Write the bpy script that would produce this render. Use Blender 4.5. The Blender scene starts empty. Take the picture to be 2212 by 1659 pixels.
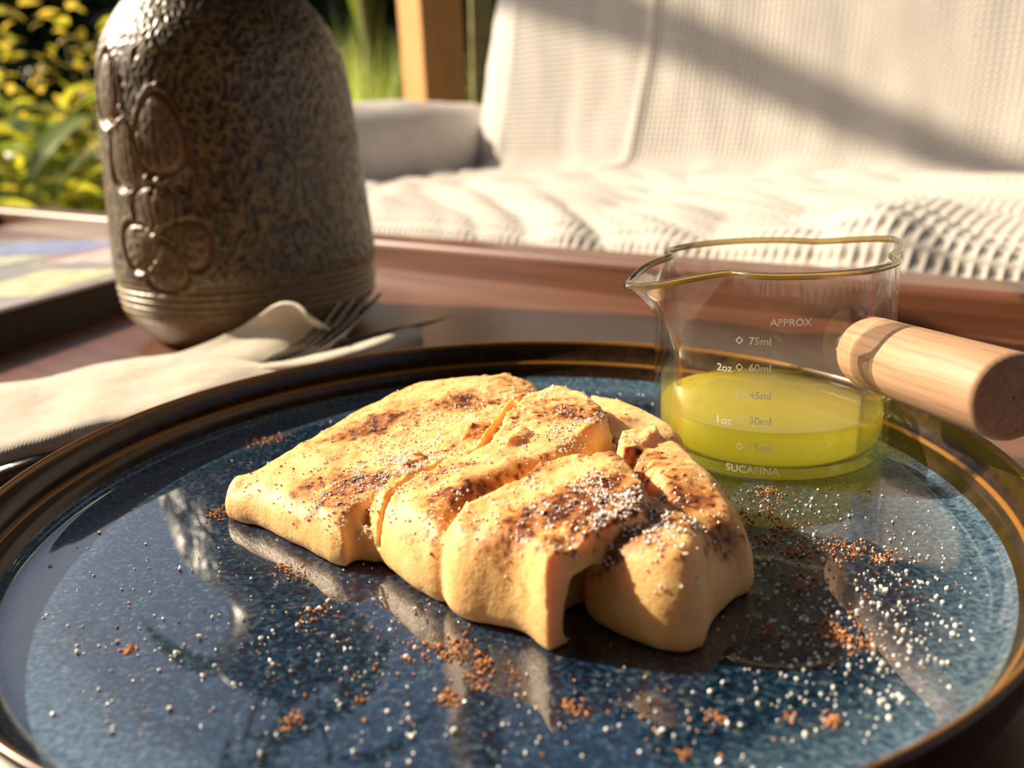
import bpy, bmesh, math, random
import numpy as np
from mathutils import Matrix, Vector
S = bpy.context.scene
COL = S.collection
PI = math.pi
rng = np.random.default_rng(7)
random.seed(7)

# ------------------------------------------------------------------ camera
FPX, CX, CY = 1900.0, 1106.0, 829.5
PITCH, ROLL, CAMZ = math.radians(16.75), math.radians(-2.6), 0.092
cam_d = bpy.data.cameras.new('camera')
cam = bpy.data.objects.new('camera', cam_d); COL.objects.link(cam)
cam.matrix_world = Matrix.Translation((0, 0, CAMZ)) @ Matrix.Rotation(PI/2 - PITCH, 4, 'X') @ Matrix.Rotation(ROLL, 4, 'Z')
cam_d.sensor_width = 36.0
cam_d.lens = 36.0*FPX/2212.0
cam_d.clip_start = 0.005
cam_d.clip_end = 200
cam_d.dof.use_dof = True
cam_d.dof.focus_distance = 0.185
cam_d.dof.aperture_fstop = 14.0
S.camera = cam

# ------------------------------------------------------------------ sky, sun, exposure
SUN_AZ, SUN_EL = math.radians(21.5), math.radians(33.5)     # behind-left of the table
SUN = Vector((-math.cos(SUN_AZ)*math.cos(SUN_EL), math.sin(SUN_AZ)*math.cos(SUN_EL), math.sin(SUN_EL)))
w = bpy.data.worlds.new('sky'); S.world = w; w.use_nodes = True
nt = w.node_tree; nt.nodes.clear()
wo = nt.nodes.new('ShaderNodeOutputWorld'); bg = nt.nodes.new('ShaderNodeBackground')
sk = nt.nodes.new('ShaderNodeTexSky'); sk.sky_type = 'NISHITA'; sk.sun_disc = False; sk.sun_elevation = SUN_EL
sk.sun_rotation = SUN_AZ-PI/2; sk.air_density = 1.0; sk.dust_density = 4.0; sk.ozone_density = 2.0
nt.links.new(sk.outputs[0], bg.inputs['Color']); bg.inputs['Strength'].default_value = 0.13
nt.links.new(bg.outputs[0], wo.inputs[0])
sl = bpy.data.lights.new('sun', 'SUN'); sl.energy = 9.5; sl.color = (1.0, 0.83, 0.60); sl.angle = math.radians(0.6)
so = bpy.data.objects.new('sun', sl); COL.objects.link(so)
so.rotation_euler = SUN.to_track_quat('Z', 'Y').to_euler(); so.location = SUN*6
S.view_settings.view_transform = 'Standard'; S.view_settings.look = 'None'
S.view_settings.gamma = 1.0; S.view_settings.use_curve_mapping = False
S.view_settings.exposure = 0.0
S.cycles.volume_bounces = 8

# ------------------------------------------------------------------ projection helpers (place things from measured sight lines)
def ray(px, py):
    px = np.asarray(px, float); py = np.asarray(py, float)
    x = (px-CX)/FPX; y = -(py-CY)/FPX
    c, s = math.cos(ROLL), math.sin(ROLL)
    xu = x*c - y*s; yu = x*s + y*c
    return np.stack([xu, math.cos(PITCH)+yu*math.sin(PITCH), -math.sin(PITCH)+yu*math.cos(PITCH)], -1)
def U(px, py, z):
    d = ray(px, py); z = np.asarray(z, float)
    t = (z-CAMZ)/d[..., 2]
    return np.stack([d[..., 0]*t, d[..., 1]*t, z+0*t], -1)

# ------------------------------------------------------------------ mesh helpers
def mk(name, V, F, mat=None, parent=None, smooth=True):
    me = bpy.data.meshes.new(name)
    V = np.asarray(V, dtype=np.float32).reshape(-1, 3)
    if isinstance(F, np.ndarray):
        F = F.astype(np.int32); n, k = F.shape
        me.vertices.add(len(V)); me.vertices.foreach_set('co', V.ravel())
        me.loops.add(n*k); me.loops.foreach_set('vertex_index', F.ravel())
        me.polygons.add(n); me.polygons.foreach_set('loop_start', np.arange(0, n*k, k, dtype=np.int32))
        me.polygons.foreach_set('loop_total', np.full(n, k, dtype=np.int32))
        me.update(calc_edges=True); me.validate()
    else:
        me.from_pydata([tuple(map(float, v)) for v in V], [], [tuple(map(int, f)) for f in F]); me.update()
    me.polygons.foreach_set('use_smooth', np.full(len(me.polygons), smooth, dtype=bool))
    o = bpy.data.objects.new(name, me); COL.objects.link(o)
    if mat: me.materials.append(mat)
    if parent: o.parent = parent
    return o
def setattr_f(o, name, vals):
    a = o.data.attributes.new(name, 'FLOAT', 'POINT'); a.data.foreach_set('value', np.asarray(vals, np.float32))
def set_uv(o, uv):
    me = o.data; l = me.uv_layers.new(name='UVMap')
    vi = np.empty(len(me.loops), np.int32); me.loops.foreach_get('vertex_index', vi)
    l.data.foreach_set('uv', np.asarray(uv, np.float32)[vi].ravel())
def tag(o, label=None, cat=None, group=None, kind=None):
    if label: o['label'] = label
    if cat: o['category'] = cat
    if group: o['group'] = group
    if kind: o['kind'] = kind
    return o
def empty(name, loc=(0, 0, 0), label=None, cat=None, group=None):
    o = bpy.data.objects.new(name, None); COL.objects.link(o); o.location = loc; o.empty_display_size = 0.02
    return tag(o, label, cat, group)
def gridF(nu, nv, wrapu=False):
    iu = np.arange(nu if wrapu else nu-1); iv = np.arange(nv-1)
    a, b = np.meshgrid(iu, iv, indexing='ij'); a2 = (a+1) % nu
    return np.stack([a*nv+b, a2*nv+b, a2*nv+b+1, a*nv+b+1], -1).reshape(-1, 4)
def lathe(prof, n=128):
    prof = np.asarray(prof, float); th = np.linspace(0, 2*PI, n, endpoint=False)
    V = np.stack([np.outer(np.cos(th), prof[:, 0]), np.outer(np.sin(th), prof[:, 0]), np.tile(prof[:, 1], (n, 1))], -1)
    return V.reshape(-1, 3), gridF(n, len(prof), True)
def catmull(P, n, closed=False):
    P = np.asarray(P, float); m = len(P)
    if closed: Q = np.vstack([P[-1], P, P[0], P[1]]); seg = m
    else: Q = np.vstack([2*P[0]-P[1], P, 2*P[-1]-P[-2]]); seg = m-1
    t = np.linspace(0, seg, n, endpoint=not closed); i = np.minimum(t.astype(int), seg-1); f = (t-i)[:, None]
    p0, p1, p2, p3 = Q[i], Q[i+1], Q[i+2], Q[i+3]
    return .5*((2*p1)+(-p0+p2)*f+(2*p0-5*p1+4*p2-p3)*f*f+(-p0+3*p1-3*p2+p3)*f**3)
def tube(P, R, n=10, caps=True):
    P = np.asarray(P, float); m = len(P); R = np.broadcast_to(np.asarray(R, float), (m,))
    T = np.gradient(P, axis=0); T /= np.linalg.norm(T, axis=1)[:, None]
    up = np.array([0, 0, 1.]) if abs(T[0][2]) < .9 else np.array([1., 0, 0])
    V = []
    x = np.cross(T[0], up); x /= np.linalg.norm(x)
    for i in range(m):
        x = x - T[i]*(x@T[i]); x /= np.linalg.norm(x); y = np.cross(T[i], x)
        a = np.linspace(0, 2*PI, n, endpoint=False)
        V.append(P[i]+R[i]*(np.outer(np.cos(a), x)+np.outer(np.sin(a), y)))
    V = np.vstack(V)
    F = []
    for i in range(m-1):
        for j in range(n):
            F.append((i*n+j, i*n+(j+1) % n, (i+1)*n+(j+1) % n, (i+1)*n+j))
    if caps: F.append(tuple(range(n-1, -1, -1))); F.append(tuple((m-1)*n+j for j in range(n)))
    return V, F
def join(parts):
    Vs, Fs, k = [], [], 0
    for V, F in parts:
        V = np.asarray(V, float).reshape(-1, 3); Vs.append(V); Fs += [tuple(int(i)+k for i in f) for f in F]; k += len(V)
    return np.vstack(Vs), Fs
def box(c, s, M=None):
    x, y, z = np.array(s)/2.
    V = np.array([[a*x, b*y, d*z] for a in (-1, 1) for b in (-1, 1) for d in (-1, 1)])+np.array(c)
    F = [(0, 1, 3, 2), (4, 6, 7, 5), (0, 4, 5, 1), (2, 3, 7, 6), (0, 2, 6, 4), (1, 5, 7, 3)]
    return V, F
def bevel(o, wd, seg=3):
    m = o.modifiers.new('bevel', 'BEVEL'); m.width = wd; m.segments = seg; m.limit_method = 'ANGLE'; m.angle_limit = math.radians(40)
    return o
# numpy gradient noise
_perm = rng.permutation(1024); _perm = np.concatenate([_perm, _perm])
_g3 = rng.normal(size=(1024, 3)); _g3 /= np.linalg.norm(_g3, axis=1)[:, None]
def noise(x, y, z=0.0):
    x, y, z = np.broadcast_arrays(np.asarray(x, np.float32), np.asarray(y, np.float32), np.asarray(z, np.float32))
    xi, yi, zi = np.floor(x).astype(int), np.floor(y).astype(int), np.floor(z).astype(int)
    xf, yf, zf = x-xi, y-yi, z-zi
    u, v, ww = [t*t*t*(t*(t*6-15)+10) for t in (xf, yf, zf)]
    def g(i, j, k):
        h = _perm[(_perm[(_perm[(xi+i) & 511]+yi+j) & 511]+zi+k) & 511]
        G = _g3[h]; return G[..., 0]*(xf-i)+G[..., 1]*(yf-j)+G[..., 2]*(zf-k)
    L = lambda a, b, t: a+t*(b-a)
    return L(L(L(g(0, 0, 0), g(1, 0, 0), u), L(g(0, 1, 0), g(1, 1, 0), u), v), L(L(g(0, 0, 1), g(1, 0, 1), u), L(g(0, 1, 1), g(1, 1, 1), u), v), ww)
def fbm(x, y, z=0.0, oc=4):
    s = 0; a = 1.0; f = 1.0
    for _ in range(oc): s = s+a*noise(x*f, y*f, z*f); a *= .5; f *= 2.03
    return s
def sstep(a, b, x):
    t = np.clip((x-a)/(b-a), 0, 1); return t*t*(3-2*t)

# ------------------------------------------------------------------ material helpers
class NB:
    def __init__(s, name):
        s.m = bpy.data.materials.new(name); s.m.use_nodes = True; s.t = s.m.node_tree; s.t.nodes.clear()
        s.out = s.t.nodes.new('ShaderNodeOutputMaterial')
    def n(s, typ, ins=None, **kw):
        nd = s.t.nodes.new('ShaderNode'+typ)
        for k, v in kw.items(): setattr(nd, k, v)
        for k, v in (ins or {}).items():
            if isinstance(v, bpy.types.NodeSocket): s.t.links.new(v, nd.inputs[k])
            else: nd.inputs[k].default_value = v
        return nd
    def coord(s, which='Object', scale=None, rot=None):
        c = s.n('TexCoord').outputs[which]
        if scale or rot:
            mp = s.n('Mapping', {'Vector': c})
            if scale: mp.inputs['Scale'].default_value = scale
            if rot: mp.inputs['Rotation'].default_value = rot
            c = mp.outputs[0]
        return c
    def ramp(s, fac, stops, interp='LINEAR'):
        r = s.n('ValToRGB', {'Fac': fac}); cr = r.color_ramp; cr.interpolation = interp
        while len(cr.elements) < len(stops): cr.elements.new(.5)
        for e, (p, c) in zip(cr.elements, stops):
            e.position = p; e.color = (c if isinstance(c, tuple) else (c, c, c))+(1,) if not (isinstance(c, tuple) and len(c) == 4) else c
        return r.outputs[0]
    def noise(s, vec, scale, detail=3, rough=.55, dist=0):
        return s.n('TexNoise', {'Vector': vec, 'Scale': scale, 'Detail': detail, 'Roughness': rough, 'Distortion': dist}).outputs[0]
    def mix(s, f, a, b, mode='MIX'):
        nd = s.n('Mix', data_type='RGBA', blend_type=mode)
        for i, v in ((0, f), (6, a), (7, b)):
            if isinstance(v, bpy.types.NodeSocket): s.t.links.new(v, nd.inputs[i])
            else: nd.inputs[i].default_value = v if i == 0 else (tuple(v)+(1,) if len(v) == 3 else v)
        return nd.outputs[2]
    def math(s, op, a, b=0.0, c=0.0):
        nd = s.n('Math', operation=op)
        for i, v in enumerate((a, b, c)):
            if isinstance(v, bpy.types.NodeSocket): s.t.links.new(v, nd.inputs[i])
            else: nd.inputs[i].default_value = v
        return nd.outputs[0]
    def attr(s, name): return s.n('Attribute', attribute_name=name).outputs['Fac']
    def bump(s, h, strength, dist, normal=None):
        i = {'Height': h, 'Strength': strength, 'Distance': dist}
        if normal is not None: i['Normal'] = normal
        return s.n('Bump', i).outputs[0]
    def pbr(s, color, rough=.5, normal=None, **kw):
        b = s.n('BsdfPrincipled')
        def put(k, v):
            if isinstance(v, bpy.types.NodeSocket): s.t.links.new(v, b.inputs[k])
            elif k in ('Base Color', 'Subsurface Radius', 'Specular Tint', 'Coat Tint', 'Sheen Tint') and len(v) == 3 and k != 'Subsurface Radius': b.inputs[k].default_value = tuple(v)+(1,)
            else: b.inputs[k].default_value = v
        put('Base Color', color); put('Roughness', rough)
        if normal is not None: put('Normal', normal)
        for k, v in kw.items(): put(k.replace('_', ' '), v)
        s.t.links.new(b.outputs[0], s.out.inputs[0]); return s.m
def simple(name, col, rough=.5, nscale=None, amt=.25, bump=0, bscale=None, bdist=.001, **kw):
    b = NB(name); c = b.coord()
    colr = col; nrm = None
    if nscale:
        n = b.noise(c, nscale, 4); d = tuple(x*(1-amt) for x in col); l = tuple(min(1, x*(1+amt)) for x in col)
        colr = b.ramp(n, [(.3, d), (.7, l)])
    if bump: nrm = b.bump(b.noise(c, bscale or nscale, 4), bump, bdist)
    return b.pbr(colr, rough, nrm, **kw)
def wood(name, dark, light, scale=1.0, rough=.3, axis=0, coat=0.0, bump=.1, coord='Object', fine=1.0):
    b = NB(name); sc = [14*scale]*3; sc[axis] = 1.0*scale
    v = b.coord(coord, tuple(sc))
    n1 = b.noise(v, 3.0, 6, .6, 1.2)
    sc2 = [220*scale*fine]*3; sc2[axis] = 6*scale*fine
    n2 = b.noise(b.coord(coord, tuple(sc2)), 1.0, 3)
    base = b.ramp(n1, [(.25, dark), (.75, light)])
    fine_c = b.ramp(n2, [(.35, tuple(x*.62 for x in dark)), (.5, light)])
    col = b.mix(.35, base, fine_c)
    return b.pbr(col, rough, b.bump(n2, bump, .0004), Coat_Weight=coat, Coat_Roughness=.30)

# ------------------------------------------------------------------ frame of table and sofa (both stand turned by 42 degrees)
YAW = math.radians(41.9)
E1 = np.array([math.cos(YAW), -math.sin(YAW)]); VV = np.array([math.sin(YAW), math.cos(YAW)]); ORG = np.array([0.008, 0.507])
def TV(u, v, z):
    u = np.asarray(u, float); v = np.asarray(v, float); z = np.asarray(z, float)
    u, v, z = np.broadcast_arrays(u, v, z)
    return np.stack([ORG[0]+u*E1[0]+v*VV[0], ORG[1]+u*E1[1]+v*VV[1], z], -1)
def tbox(u0, u1, v0, v1, z0, z1):
    V = np.array([TV(u, v, z) for u in (u0, u1) for v in (v0, v1) for z in (z0, z1)])
    return V, [(0, 1, 3, 2), (4, 6, 7, 5), (0, 4, 5, 1), (2, 3, 7, 6), (0, 2, 6, 4), (1, 5, 7, 3)]
def wbox(u0, u1, v0, v1, z0, z1, name, mat, parent, bev=.003):
    """box whose own axes follow the table frame (so wood grain runs along it)"""
    V, F = box((0, 0, 0), (u1-u0, v1-v0, z1-z0))
    o = mk(name, V, F, mat, parent, False)
    c = TV((u0+u1)/2, (v0+v1)/2, (z0+z1)/2)
    o.location = c; o.rotation_euler = (0, 0, -YAW)
    if bev: bevel(o, bev)
    return o
FLOOR = -0.43

# ================================================================== THE SETTING
m_floor = wood('floor wood', (.05, .03, .02), (.12, .075, .05), 1.0, .5)
fl = wbox(-1.35, 3.2, -3.0, 1.75, FLOOR-.06, FLOOR-.012, 'floor', m_floor, None, 0); tag(fl, kind='structure')
for i in range(14):
    u0 = -1.35+i*.325
    p = wbox(u0-(-1.35+3.2)/2-.0, u0+.32-(-1.35+3.2)/2, -3.0+.625, 1.75+.625, 0, .012, 'plank', m_floor, None, .002)
    p.parent = fl; p.location = (u0+.16-.925, 0, .03); p.rotation_euler = (0, 0, 0)
m_ground = simple('lawn', (.10, .16, .03), .9, 6, .5, .6, 60, .02)
gr = mk('ground', [(-14, -6, -.62), (14, -6, -.62), (14, 22, -.62), (-14, 22, -.62)], [(0, 1, 2, 3)], m_ground); tag(gr, kind='structure')
m_roof = wood('roof wood', (.035, .02, .012), (.08, .045, .025), .6, .6)
rf = wbox(-.85, 3.2, -3.0, 1.75, 2.0, 2.06, 'ceiling', m_roof, None, 0); tag(rf, kind='structure')
for i in range(6):
    bm_ = wbox(-.06, .06, -2.37, 2.37, -.09, 0, 'beam', m_roof, None, .004)
    bm_.parent = rf; bm_.location = (-1.9+i*.76, 0, -.075); bm_.rotation_euler = (0, 0, 0)
m_gwall = simple('garden wall render', (.30, .29, .33), .9, 3, .25, .3, 40, .01)
gw = mk('wall_garden', *box((0, 0, 0), (9, .2, 1.75)), m_gwall, None, False); gw.location = (-1.2, 7.4, .20); tag(gw, kind='structure')

m_blockwall = simple('brown plaster', (.22, .15, .10), .9, 4, .12, .3, 60, .004)
hw_ = wbox(-1.3, 3.2, -1.75, -1.65, FLOOR, 2.0, 'wall_fill_block', m_blockwall, None, 0); tag(hw_, kind='structure')  # unseen wall added behind the camera to cut the fill light
# ------------------------------------------------------------------ table
m_table = wood('mahogany table', (.070, .023, .010), (.195, .068, .030), 1.0, .40, 0, .6, .06)
tb = empty('coffee_table', tuple(TV(-.1, -.4, FLOOR)), 'dark red wooden coffee table with a raised border holding the meal', 'table')
def tpart(u0, u1, v0, v1, z0, z1, name, bev=.003):
    o = wbox(u0, u1, v0, v1, z0, z1, name, m_table, None, bev)
    o.parent = tb; o.matrix_parent_inverse = Matrix.Translation(-Vector(tb.location)); return o
nb = 6; wv = .84/nb
for i in range(nb):
    tpart(-.80, .70, -.84+i*wv, -.84+(i+1)*wv-.0006, -.02, 0, 'board', .0006)
tpart(-.83, .73, 0, .032, -.045, .018, 'border_rail', .0035)
tpart(-.83, .73, -.872, -.84, -.045, .018, 'border_rail', .0035)
tpart(-.83, -.80, -.84, 0, -.045, .018, 'border_rail', .0035)
tpart(.70, .73, -.84, 0, -.045, .018, 'border_rail', .0035)
for u in (-.79, .65):
    for v in (-.83, -.05): tpart(u, u+.04, v, v+.04, FLOOR, -.02, 'leg')

# ------------------------------------------------------------------ post of the veranda
m_post = wood('orange timber', (.55, .24, .06), (.80, .42, .13), 1.2, .6, 2, 0, .2)
pc = ray(914, 110); t = 2.0/pc[1]; edge = pc*t
post = empty('veranda_post', (edge[0], edge[1], FLOOR), 'square orange timber post standing behind the sofa arm', 'post')
V, F = box((0, 0, 1.22), (.105, .105, 2.44)); o = mk('shaft', V, F, m_post, post, False); bevel(o, .004)
V, F = box((0, 0, .05), (.14, .14, .10)); o = mk('base_block', V, F, m_post, post, False); bevel(o, .006)
post.rotation_euler = (0, 0, math.radians(33))
post.location = (edge[0]+.0154, edge[1]+.0727, FLOOR)

# ================================================================== SOFA
m_white = simple('white sofa fabric', (.60, .56, .53), .9, 30, .06, .35, 900, .0006)
ZS = -.004
sofa = empty('sofa', tuple(TV(.2, .4, FLOOR)), 'white upholstered sofa behind the coffee table, with a rounded arm', 'sofa')
def adopt(o, par):
    o.parent = par; o.matrix_parent_inverse = Matrix.Translation(-Vector(par.location)); return o
def softbox(name, u0, u1, v0, v1, z0, z1, rad, amp, seed, top=0.0):
    nu, nv_, nz = max(8, int((u1-u0)/.02)), max(8, int((v1-v0)/.02)), max(6, int((z1-z0)/.02))
    bm = bmesh.new(); bmesh.ops.create_cube(bm, size=1.0)
    bmesh.ops.subdivide_edges(bm, edges=bm.edges[:], cuts=24, use_grid_fill=True)
    P = np.array([v.co[:] for v in bm.verts]); F = [tuple(v.index for v in f.verts) for f in bm.faces]; bm.free()
    hs = np.array([u1-u0, v1-v0, z1-z0])/2; Q = P*2*hs
    inn = np.clip(Q, -(hs-rad), hs-rad); d = Q-inn; L = np.linalg.norm(d, axis=1)
    ok = L > 1e-9; Q[ok] = inn[ok]+d[ok]/L[ok][:, None]*rad
    n = fbm(Q[:, 0]*7+seed, Q[:, 1]*7, Q[:, 2]*7, 3)
    Q += (P*2)*amp*n[:, None]
    Q[:, 2] += top*np.cos(np.clip(P[:, 0]*2, -1, 1)*PI/2)*np.cos(np.clip(P[:, 1]*2, -1, 1)*PI/2)*(P[:, 2] > 0)
    W = TV(Q[:, 0]+(u0+u1)/2, Q[:, 1]+(v0+v1)/2, Q[:, 2]+(z0+z1)/2)
    return adopt(mk(name, W, F, m_white), sofa)
softbox('base', -.80, 1.6, .12, .80, -.33, -.14, .02, .002, 3)
softbox('seat_cushion', -.64, .52, .095, .66, -.15, ZS, .035, .006, 5)
softbox('seat_cushion', .525, 1.6, .095, .66, -.15, ZS, .035, .006, 9)
softbox('arm', -.83, -.63, .15, .80, -.33, .124, .095, .012, 12)
softbox('arm', 1.6, 1.78, .15, .80, -.33, .122, .055, .010, 15)
def backcush(name, u0, u1, seed):
    o = softbox(name, u0, u1, .62, .80, -.05, .50, .06, .008, seed)
    me = o.data; co = np.empty(len(me.vertices)*3, np.float32); me.vertices.foreach_get('co', co); co = co.reshape(-1, 3)
    z = co[:, 2]-ZS; sh = np.clip(z, 0, None)*.25
    co[:, 0] += sh*VV[0]; co[:, 1] += sh*VV[1]; me.vertices.foreach_set('co', co.ravel()); me.update()
backcush('back_cushion', -.66, .50, 21); backcush('back_cushion', .51, 1.6, 25)
for u in (-.74, 1.5):
    for v in (.18, .72): adopt(mk('foot', *tbox(u, u+.05, v, v+.05, FLOOR, -.32), m_roof, None, False), sofa)

# ------------------------------------------------------------------ waffle throw
b = NB('waffle weave'); uv = b.coord('UV')
sx = b.n('SeparateXYZ', {'Vector': uv}); CELL = .0072
fx = b.math('ABSOLUTE', b.math('SINE', b.math('MULTIPLY', sx.outputs[0], PI/CELL)))
fy = b.math('ABSOLUTE', b.math('SINE', b.math('MULTIPLY', sx.outputs[1], PI/CELL)))
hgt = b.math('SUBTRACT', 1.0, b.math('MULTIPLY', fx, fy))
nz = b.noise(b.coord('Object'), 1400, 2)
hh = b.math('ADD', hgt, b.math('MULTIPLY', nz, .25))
col = b.ramp(hgt, [(0.0, (.20, .18, .165)), (.30, (.58, .54, .50))])  # hollows of the weave get their shade as darker colour
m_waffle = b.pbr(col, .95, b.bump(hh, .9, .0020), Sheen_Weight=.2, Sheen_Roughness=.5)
nu, nw = 520, 560
us = np.linspace(-.60, 1.02, nu)
prof = catmull([(.115, -.060), (.128, -.012), (.150, ZS+.012), (.25, ZS+.016), (.40, ZS+.018), (.54, ZS+.020), (.605, ZS+.028), (.628, ZS+.075), (.650, .16), (.675, .28), (.70, .40), (.715, .48), (.74, .515), (.79, .53), (.85, .50), (.88, .40)], nw)
seg = np.r_[0, np.cumsum(np.hypot(*np.diff(prof, axis=0).T))]
tt = np.linspace(0, seg[-1], nw); prof = np.stack([np.interp(tt, seg, prof[:, 0]), np.interp(tt, seg, prof[:, 1])], 1)
Ug, Tg = np.meshgrid(us, tt, indexing='ij')
# hem on the seat is wavy: shift along the path
hem = .030+.012*np.sin(us*9+.6)+.02*noise(us*6, 3.3)*1.5
hem = np.maximum(hem+.012*np.exp(-((us-.155)/.05)**2)-.02*np.exp(-((us-.32)/.10)**2)+.02*np.exp(-((us+.30)/.12)**2), .004)
Tm = hem[:, None]+(tt[-1]-hem[:, None])*(tt[None, :]/tt[-1])
pv = np.interp(Tm, tt, prof[:, 0]); pz = np.interp(Tm, tt, prof[:, 1])
nrm = np.gradient(prof, axis=0); nrm /= np.linalg.norm(nrm, axis=1)[:, None]; nx_, nz_ = -nrm[:, 1], nrm[:, 0]
nvv = np.interp(Tm, tt, nx_); nzz = np.interp(Tm, tt, nz_)
sea = sstep(.62, .45, pv)*1.0                                         # on the seat
diag = Ug*.75+pv*1.0
fold = (np.abs(noise(diag*16, (Ug-pv)*3.0, 1.7))*.028+np.abs(noise((Ug*.5+pv)*30, Ug*5, 8.1))*.013+noise(Ug*4, pv*6, 5.5)*.010)*sea
bk = 1-sea
s_up = np.clip(pz, 0, 1)
fold += bk*(.014*noise(Ug*4+s_up*1.5, s_up*4, 2.2)+.006*noise(Ug*13+s_up*3.0, s_up*7, 4.4)+.003*noise(Ug*30+s_up*6.0, s_up*14, 6.4))
for uc, wd, am, sl_ in ((-.335, .008, .004, .05), (.16, .012, .003, -.08)):
    fold += bk*am*np.exp(-((Ug-uc-sl_*s_up)/wd)**2)
fold += sstep(.04, .0, Tm-hem[:, None])*.006                          # hem curls up a little
ripple = .010*np.exp(-((Ug-.150-.25*(pv-.15))/.030)**2)*sstep(.33, .14, pv)*sea      # lifted fold near the right
fold += ripple
up = (Ug+.60)
edge_drop = sstep(.03, 0, up)*bk*.02
W = TV(Ug+ .0, pv+nvv*(fold+.002)-0, pz+nzz*(fold+.002))
W[..., 0] += edge_drop*VV[0]; W[..., 1] += edge_drop*VV[1]
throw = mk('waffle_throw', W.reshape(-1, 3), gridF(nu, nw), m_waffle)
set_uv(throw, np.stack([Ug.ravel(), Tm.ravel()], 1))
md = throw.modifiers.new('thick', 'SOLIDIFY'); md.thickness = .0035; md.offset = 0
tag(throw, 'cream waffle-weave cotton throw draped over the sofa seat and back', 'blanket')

# ================================================================== VASE
VC = np.array([-.1241, .4259]); VS = 1.03
vp = catmull([(.046, .0), (.0495, .0035), (.0535, .0085), (.0568, .0140), (.0582, .0210), (.0585, .0290), (.0576, .0474), (.0562, .0685), (.0548, .0889), (.0533, .1048), (.0513, .1184), (.0480, .1280), (.0420, .1375), (.0345, .1470), (.0308, .1535), (.0298, .160), (.0310, .170), (.0345, .180), (.0390, .188), (.0405, .1905), (.0395, .1925), (.0365, .190), (.031, .180), (.027, .168), (.0265, .158), (.035, .140), (.046, .12), (.050, .09), (.052, .03), (.040, .008), (.001, .007)], 620)
zs = vp[:, 1]; Rv = vp[:, 0]
nO = int(np.argmax(zs)); NTH = 760
groove = np.zeros(len(vp))
for zc, dpt, wd in ((.0262, .0011, .0007), (.0232, .0011, .0007), (.0200, .0012, .0007), (.0172, .0009, .0007), (.0285, .0005, .0006)):
    groove -= dpt*np.exp(-((zs-zc)/wd)**2)
groove[nO:] = 0
th = np.linspace(0, 2*PI, NTH, endpoint=False)
def vase_hit(px, py):
    d = ray(px, py); o = np.array([0, 0, CAMZ]); tbest = None
    for t in np.linspace(.3, .5, 800):
        P = o+d*t; r = math.hypot(P[0]-VC[0], P[1]-VC[1])
        R = np.interp(P[2]/VS, zs[:nO], Rv[:nO])*VS
        if r < R: return math.atan2(P[1]-VC[1], P[0]-VC[0]), P[2]/VS
    return None
TH, ZI = np.meshgrid(th, np.arange(len(vp)), indexing='ij'); ZZ = zs[ZI]; RR = Rv[ZI]
rel = np.zeros_like(ZZ); lin = np.zeros_like(ZZ); outer = (ZI < nO)
def stamp(sh, rot, cs, cz, ptype):
    """pillow petal with a grooved outline; sh=(half width, half height)"""
    th0, z0 = cs
    s = ((TH-th0+PI) % (2*PI)-PI)*.056; z = ZZ-z0
    c_, s_ = math.cos(rot), math.sin(rot)
    a = (s*c_+z*s_); bb = (-s*s_+z*c_)-cz
    a = a/sh[0]; bb = bb/sh[1]
    if ptype == 'bud': a = a*(1+.28*bb)                       # pointed top, round bottom
    if ptype == 'petal': a = a*(1.12-.30*bb)
    d = np.sqrt(a*a+bb*bb)
    m = outer & (d < 1.6)
    dl = (d-1)*min(sh)
    body = .0013*np.sqrt(np.clip(1-d*d, 0, 1))
    g = -.0016*np.exp(-(dl/.0007)**2)
    ridge = .0007*np.exp(-((dl-.0019)/.0009)**2)
    vein = -.0007*(np.abs(np.sin(a*(3.2*(1.25-.35*bb))*PI*.75)) < .22)*(d < .82)*(1 if ptype == 'bud' else .8)
    return np.where(m, body+vein, 0)*(d < 1), np.where(m, g+ridge, 0), np.where(m, np.exp(-(dl/.0015)**2)+.45*(d < 1), 0)
def add(*a):
    global rel, lin
    bdy, g, l = stamp(*a)
    rel = np.where(bdy > 0, np.maximum(rel, bdy)*1.0, rel)+np.where(np.abs(rel) < 9, g, 0); lin = np.maximum(lin, l)
b1 = vase_hit(342, 293); b2 = vase_hit(270, 332); f0 = vase_hit(347, 522); b3 = vase_hit(247, 190)
add((.0108, .0155), 0, b1, 0, 'bud'); add((.0095, .0145), .05, b2, 0, 'bud')
if b3: add((.009, .014), 0, (b3[0]-.12, b3[1]), 0, 'bud')
for rt, hw, hh_ in ((0.12, .0112, .0115), (-1.75, .0105, .0110), (PI+.1, .0105, .0105), (1.80, .0105, .0105)):
    add((hw, hh_), rt, f0, .0105, 'petal')
for (c0, c1) in ((b1, f0), (b2, (f0[0]-.22, f0[1]))):
    s = ((TH-(c0[0]+(c1[0]-c0[0])*np.clip((c0[1]-ZZ)/(c0[1]-c1[1]), 0, 1))+PI) % (2*PI)-PI)*.056
    m = outer & (ZZ < c0[1]-.0150) & (ZZ > c1[1]+.018)
    rel += np.where(m, .0009*np.exp(-(s/.0013)**2)-.0009*np.exp(-((np.abs(s)-.0026)/.0007)**2), 0); lin = np.maximum(lin, np.where(m, np.exp(-(s/.003)**2), 0))
wv_ = fbm(np.cos(TH)*RR*420, np.sin(TH)*RR*420, ZZ*300, 3)*outer
rough_zone = outer*sstep(.030, .034, ZZ)*sstep(.150, .138, ZZ)*(1-np.clip(lin*1.3, 0, 1))
cells = np.abs(noise(np.cos(TH)*RR*330, np.sin(TH)*RR*330, ZZ*250))
RRd = RR+groove[ZI]+rel*1.15+rough_zone*(.0004*np.clip(.30-cells, -.2, .3)/.3)
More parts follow.
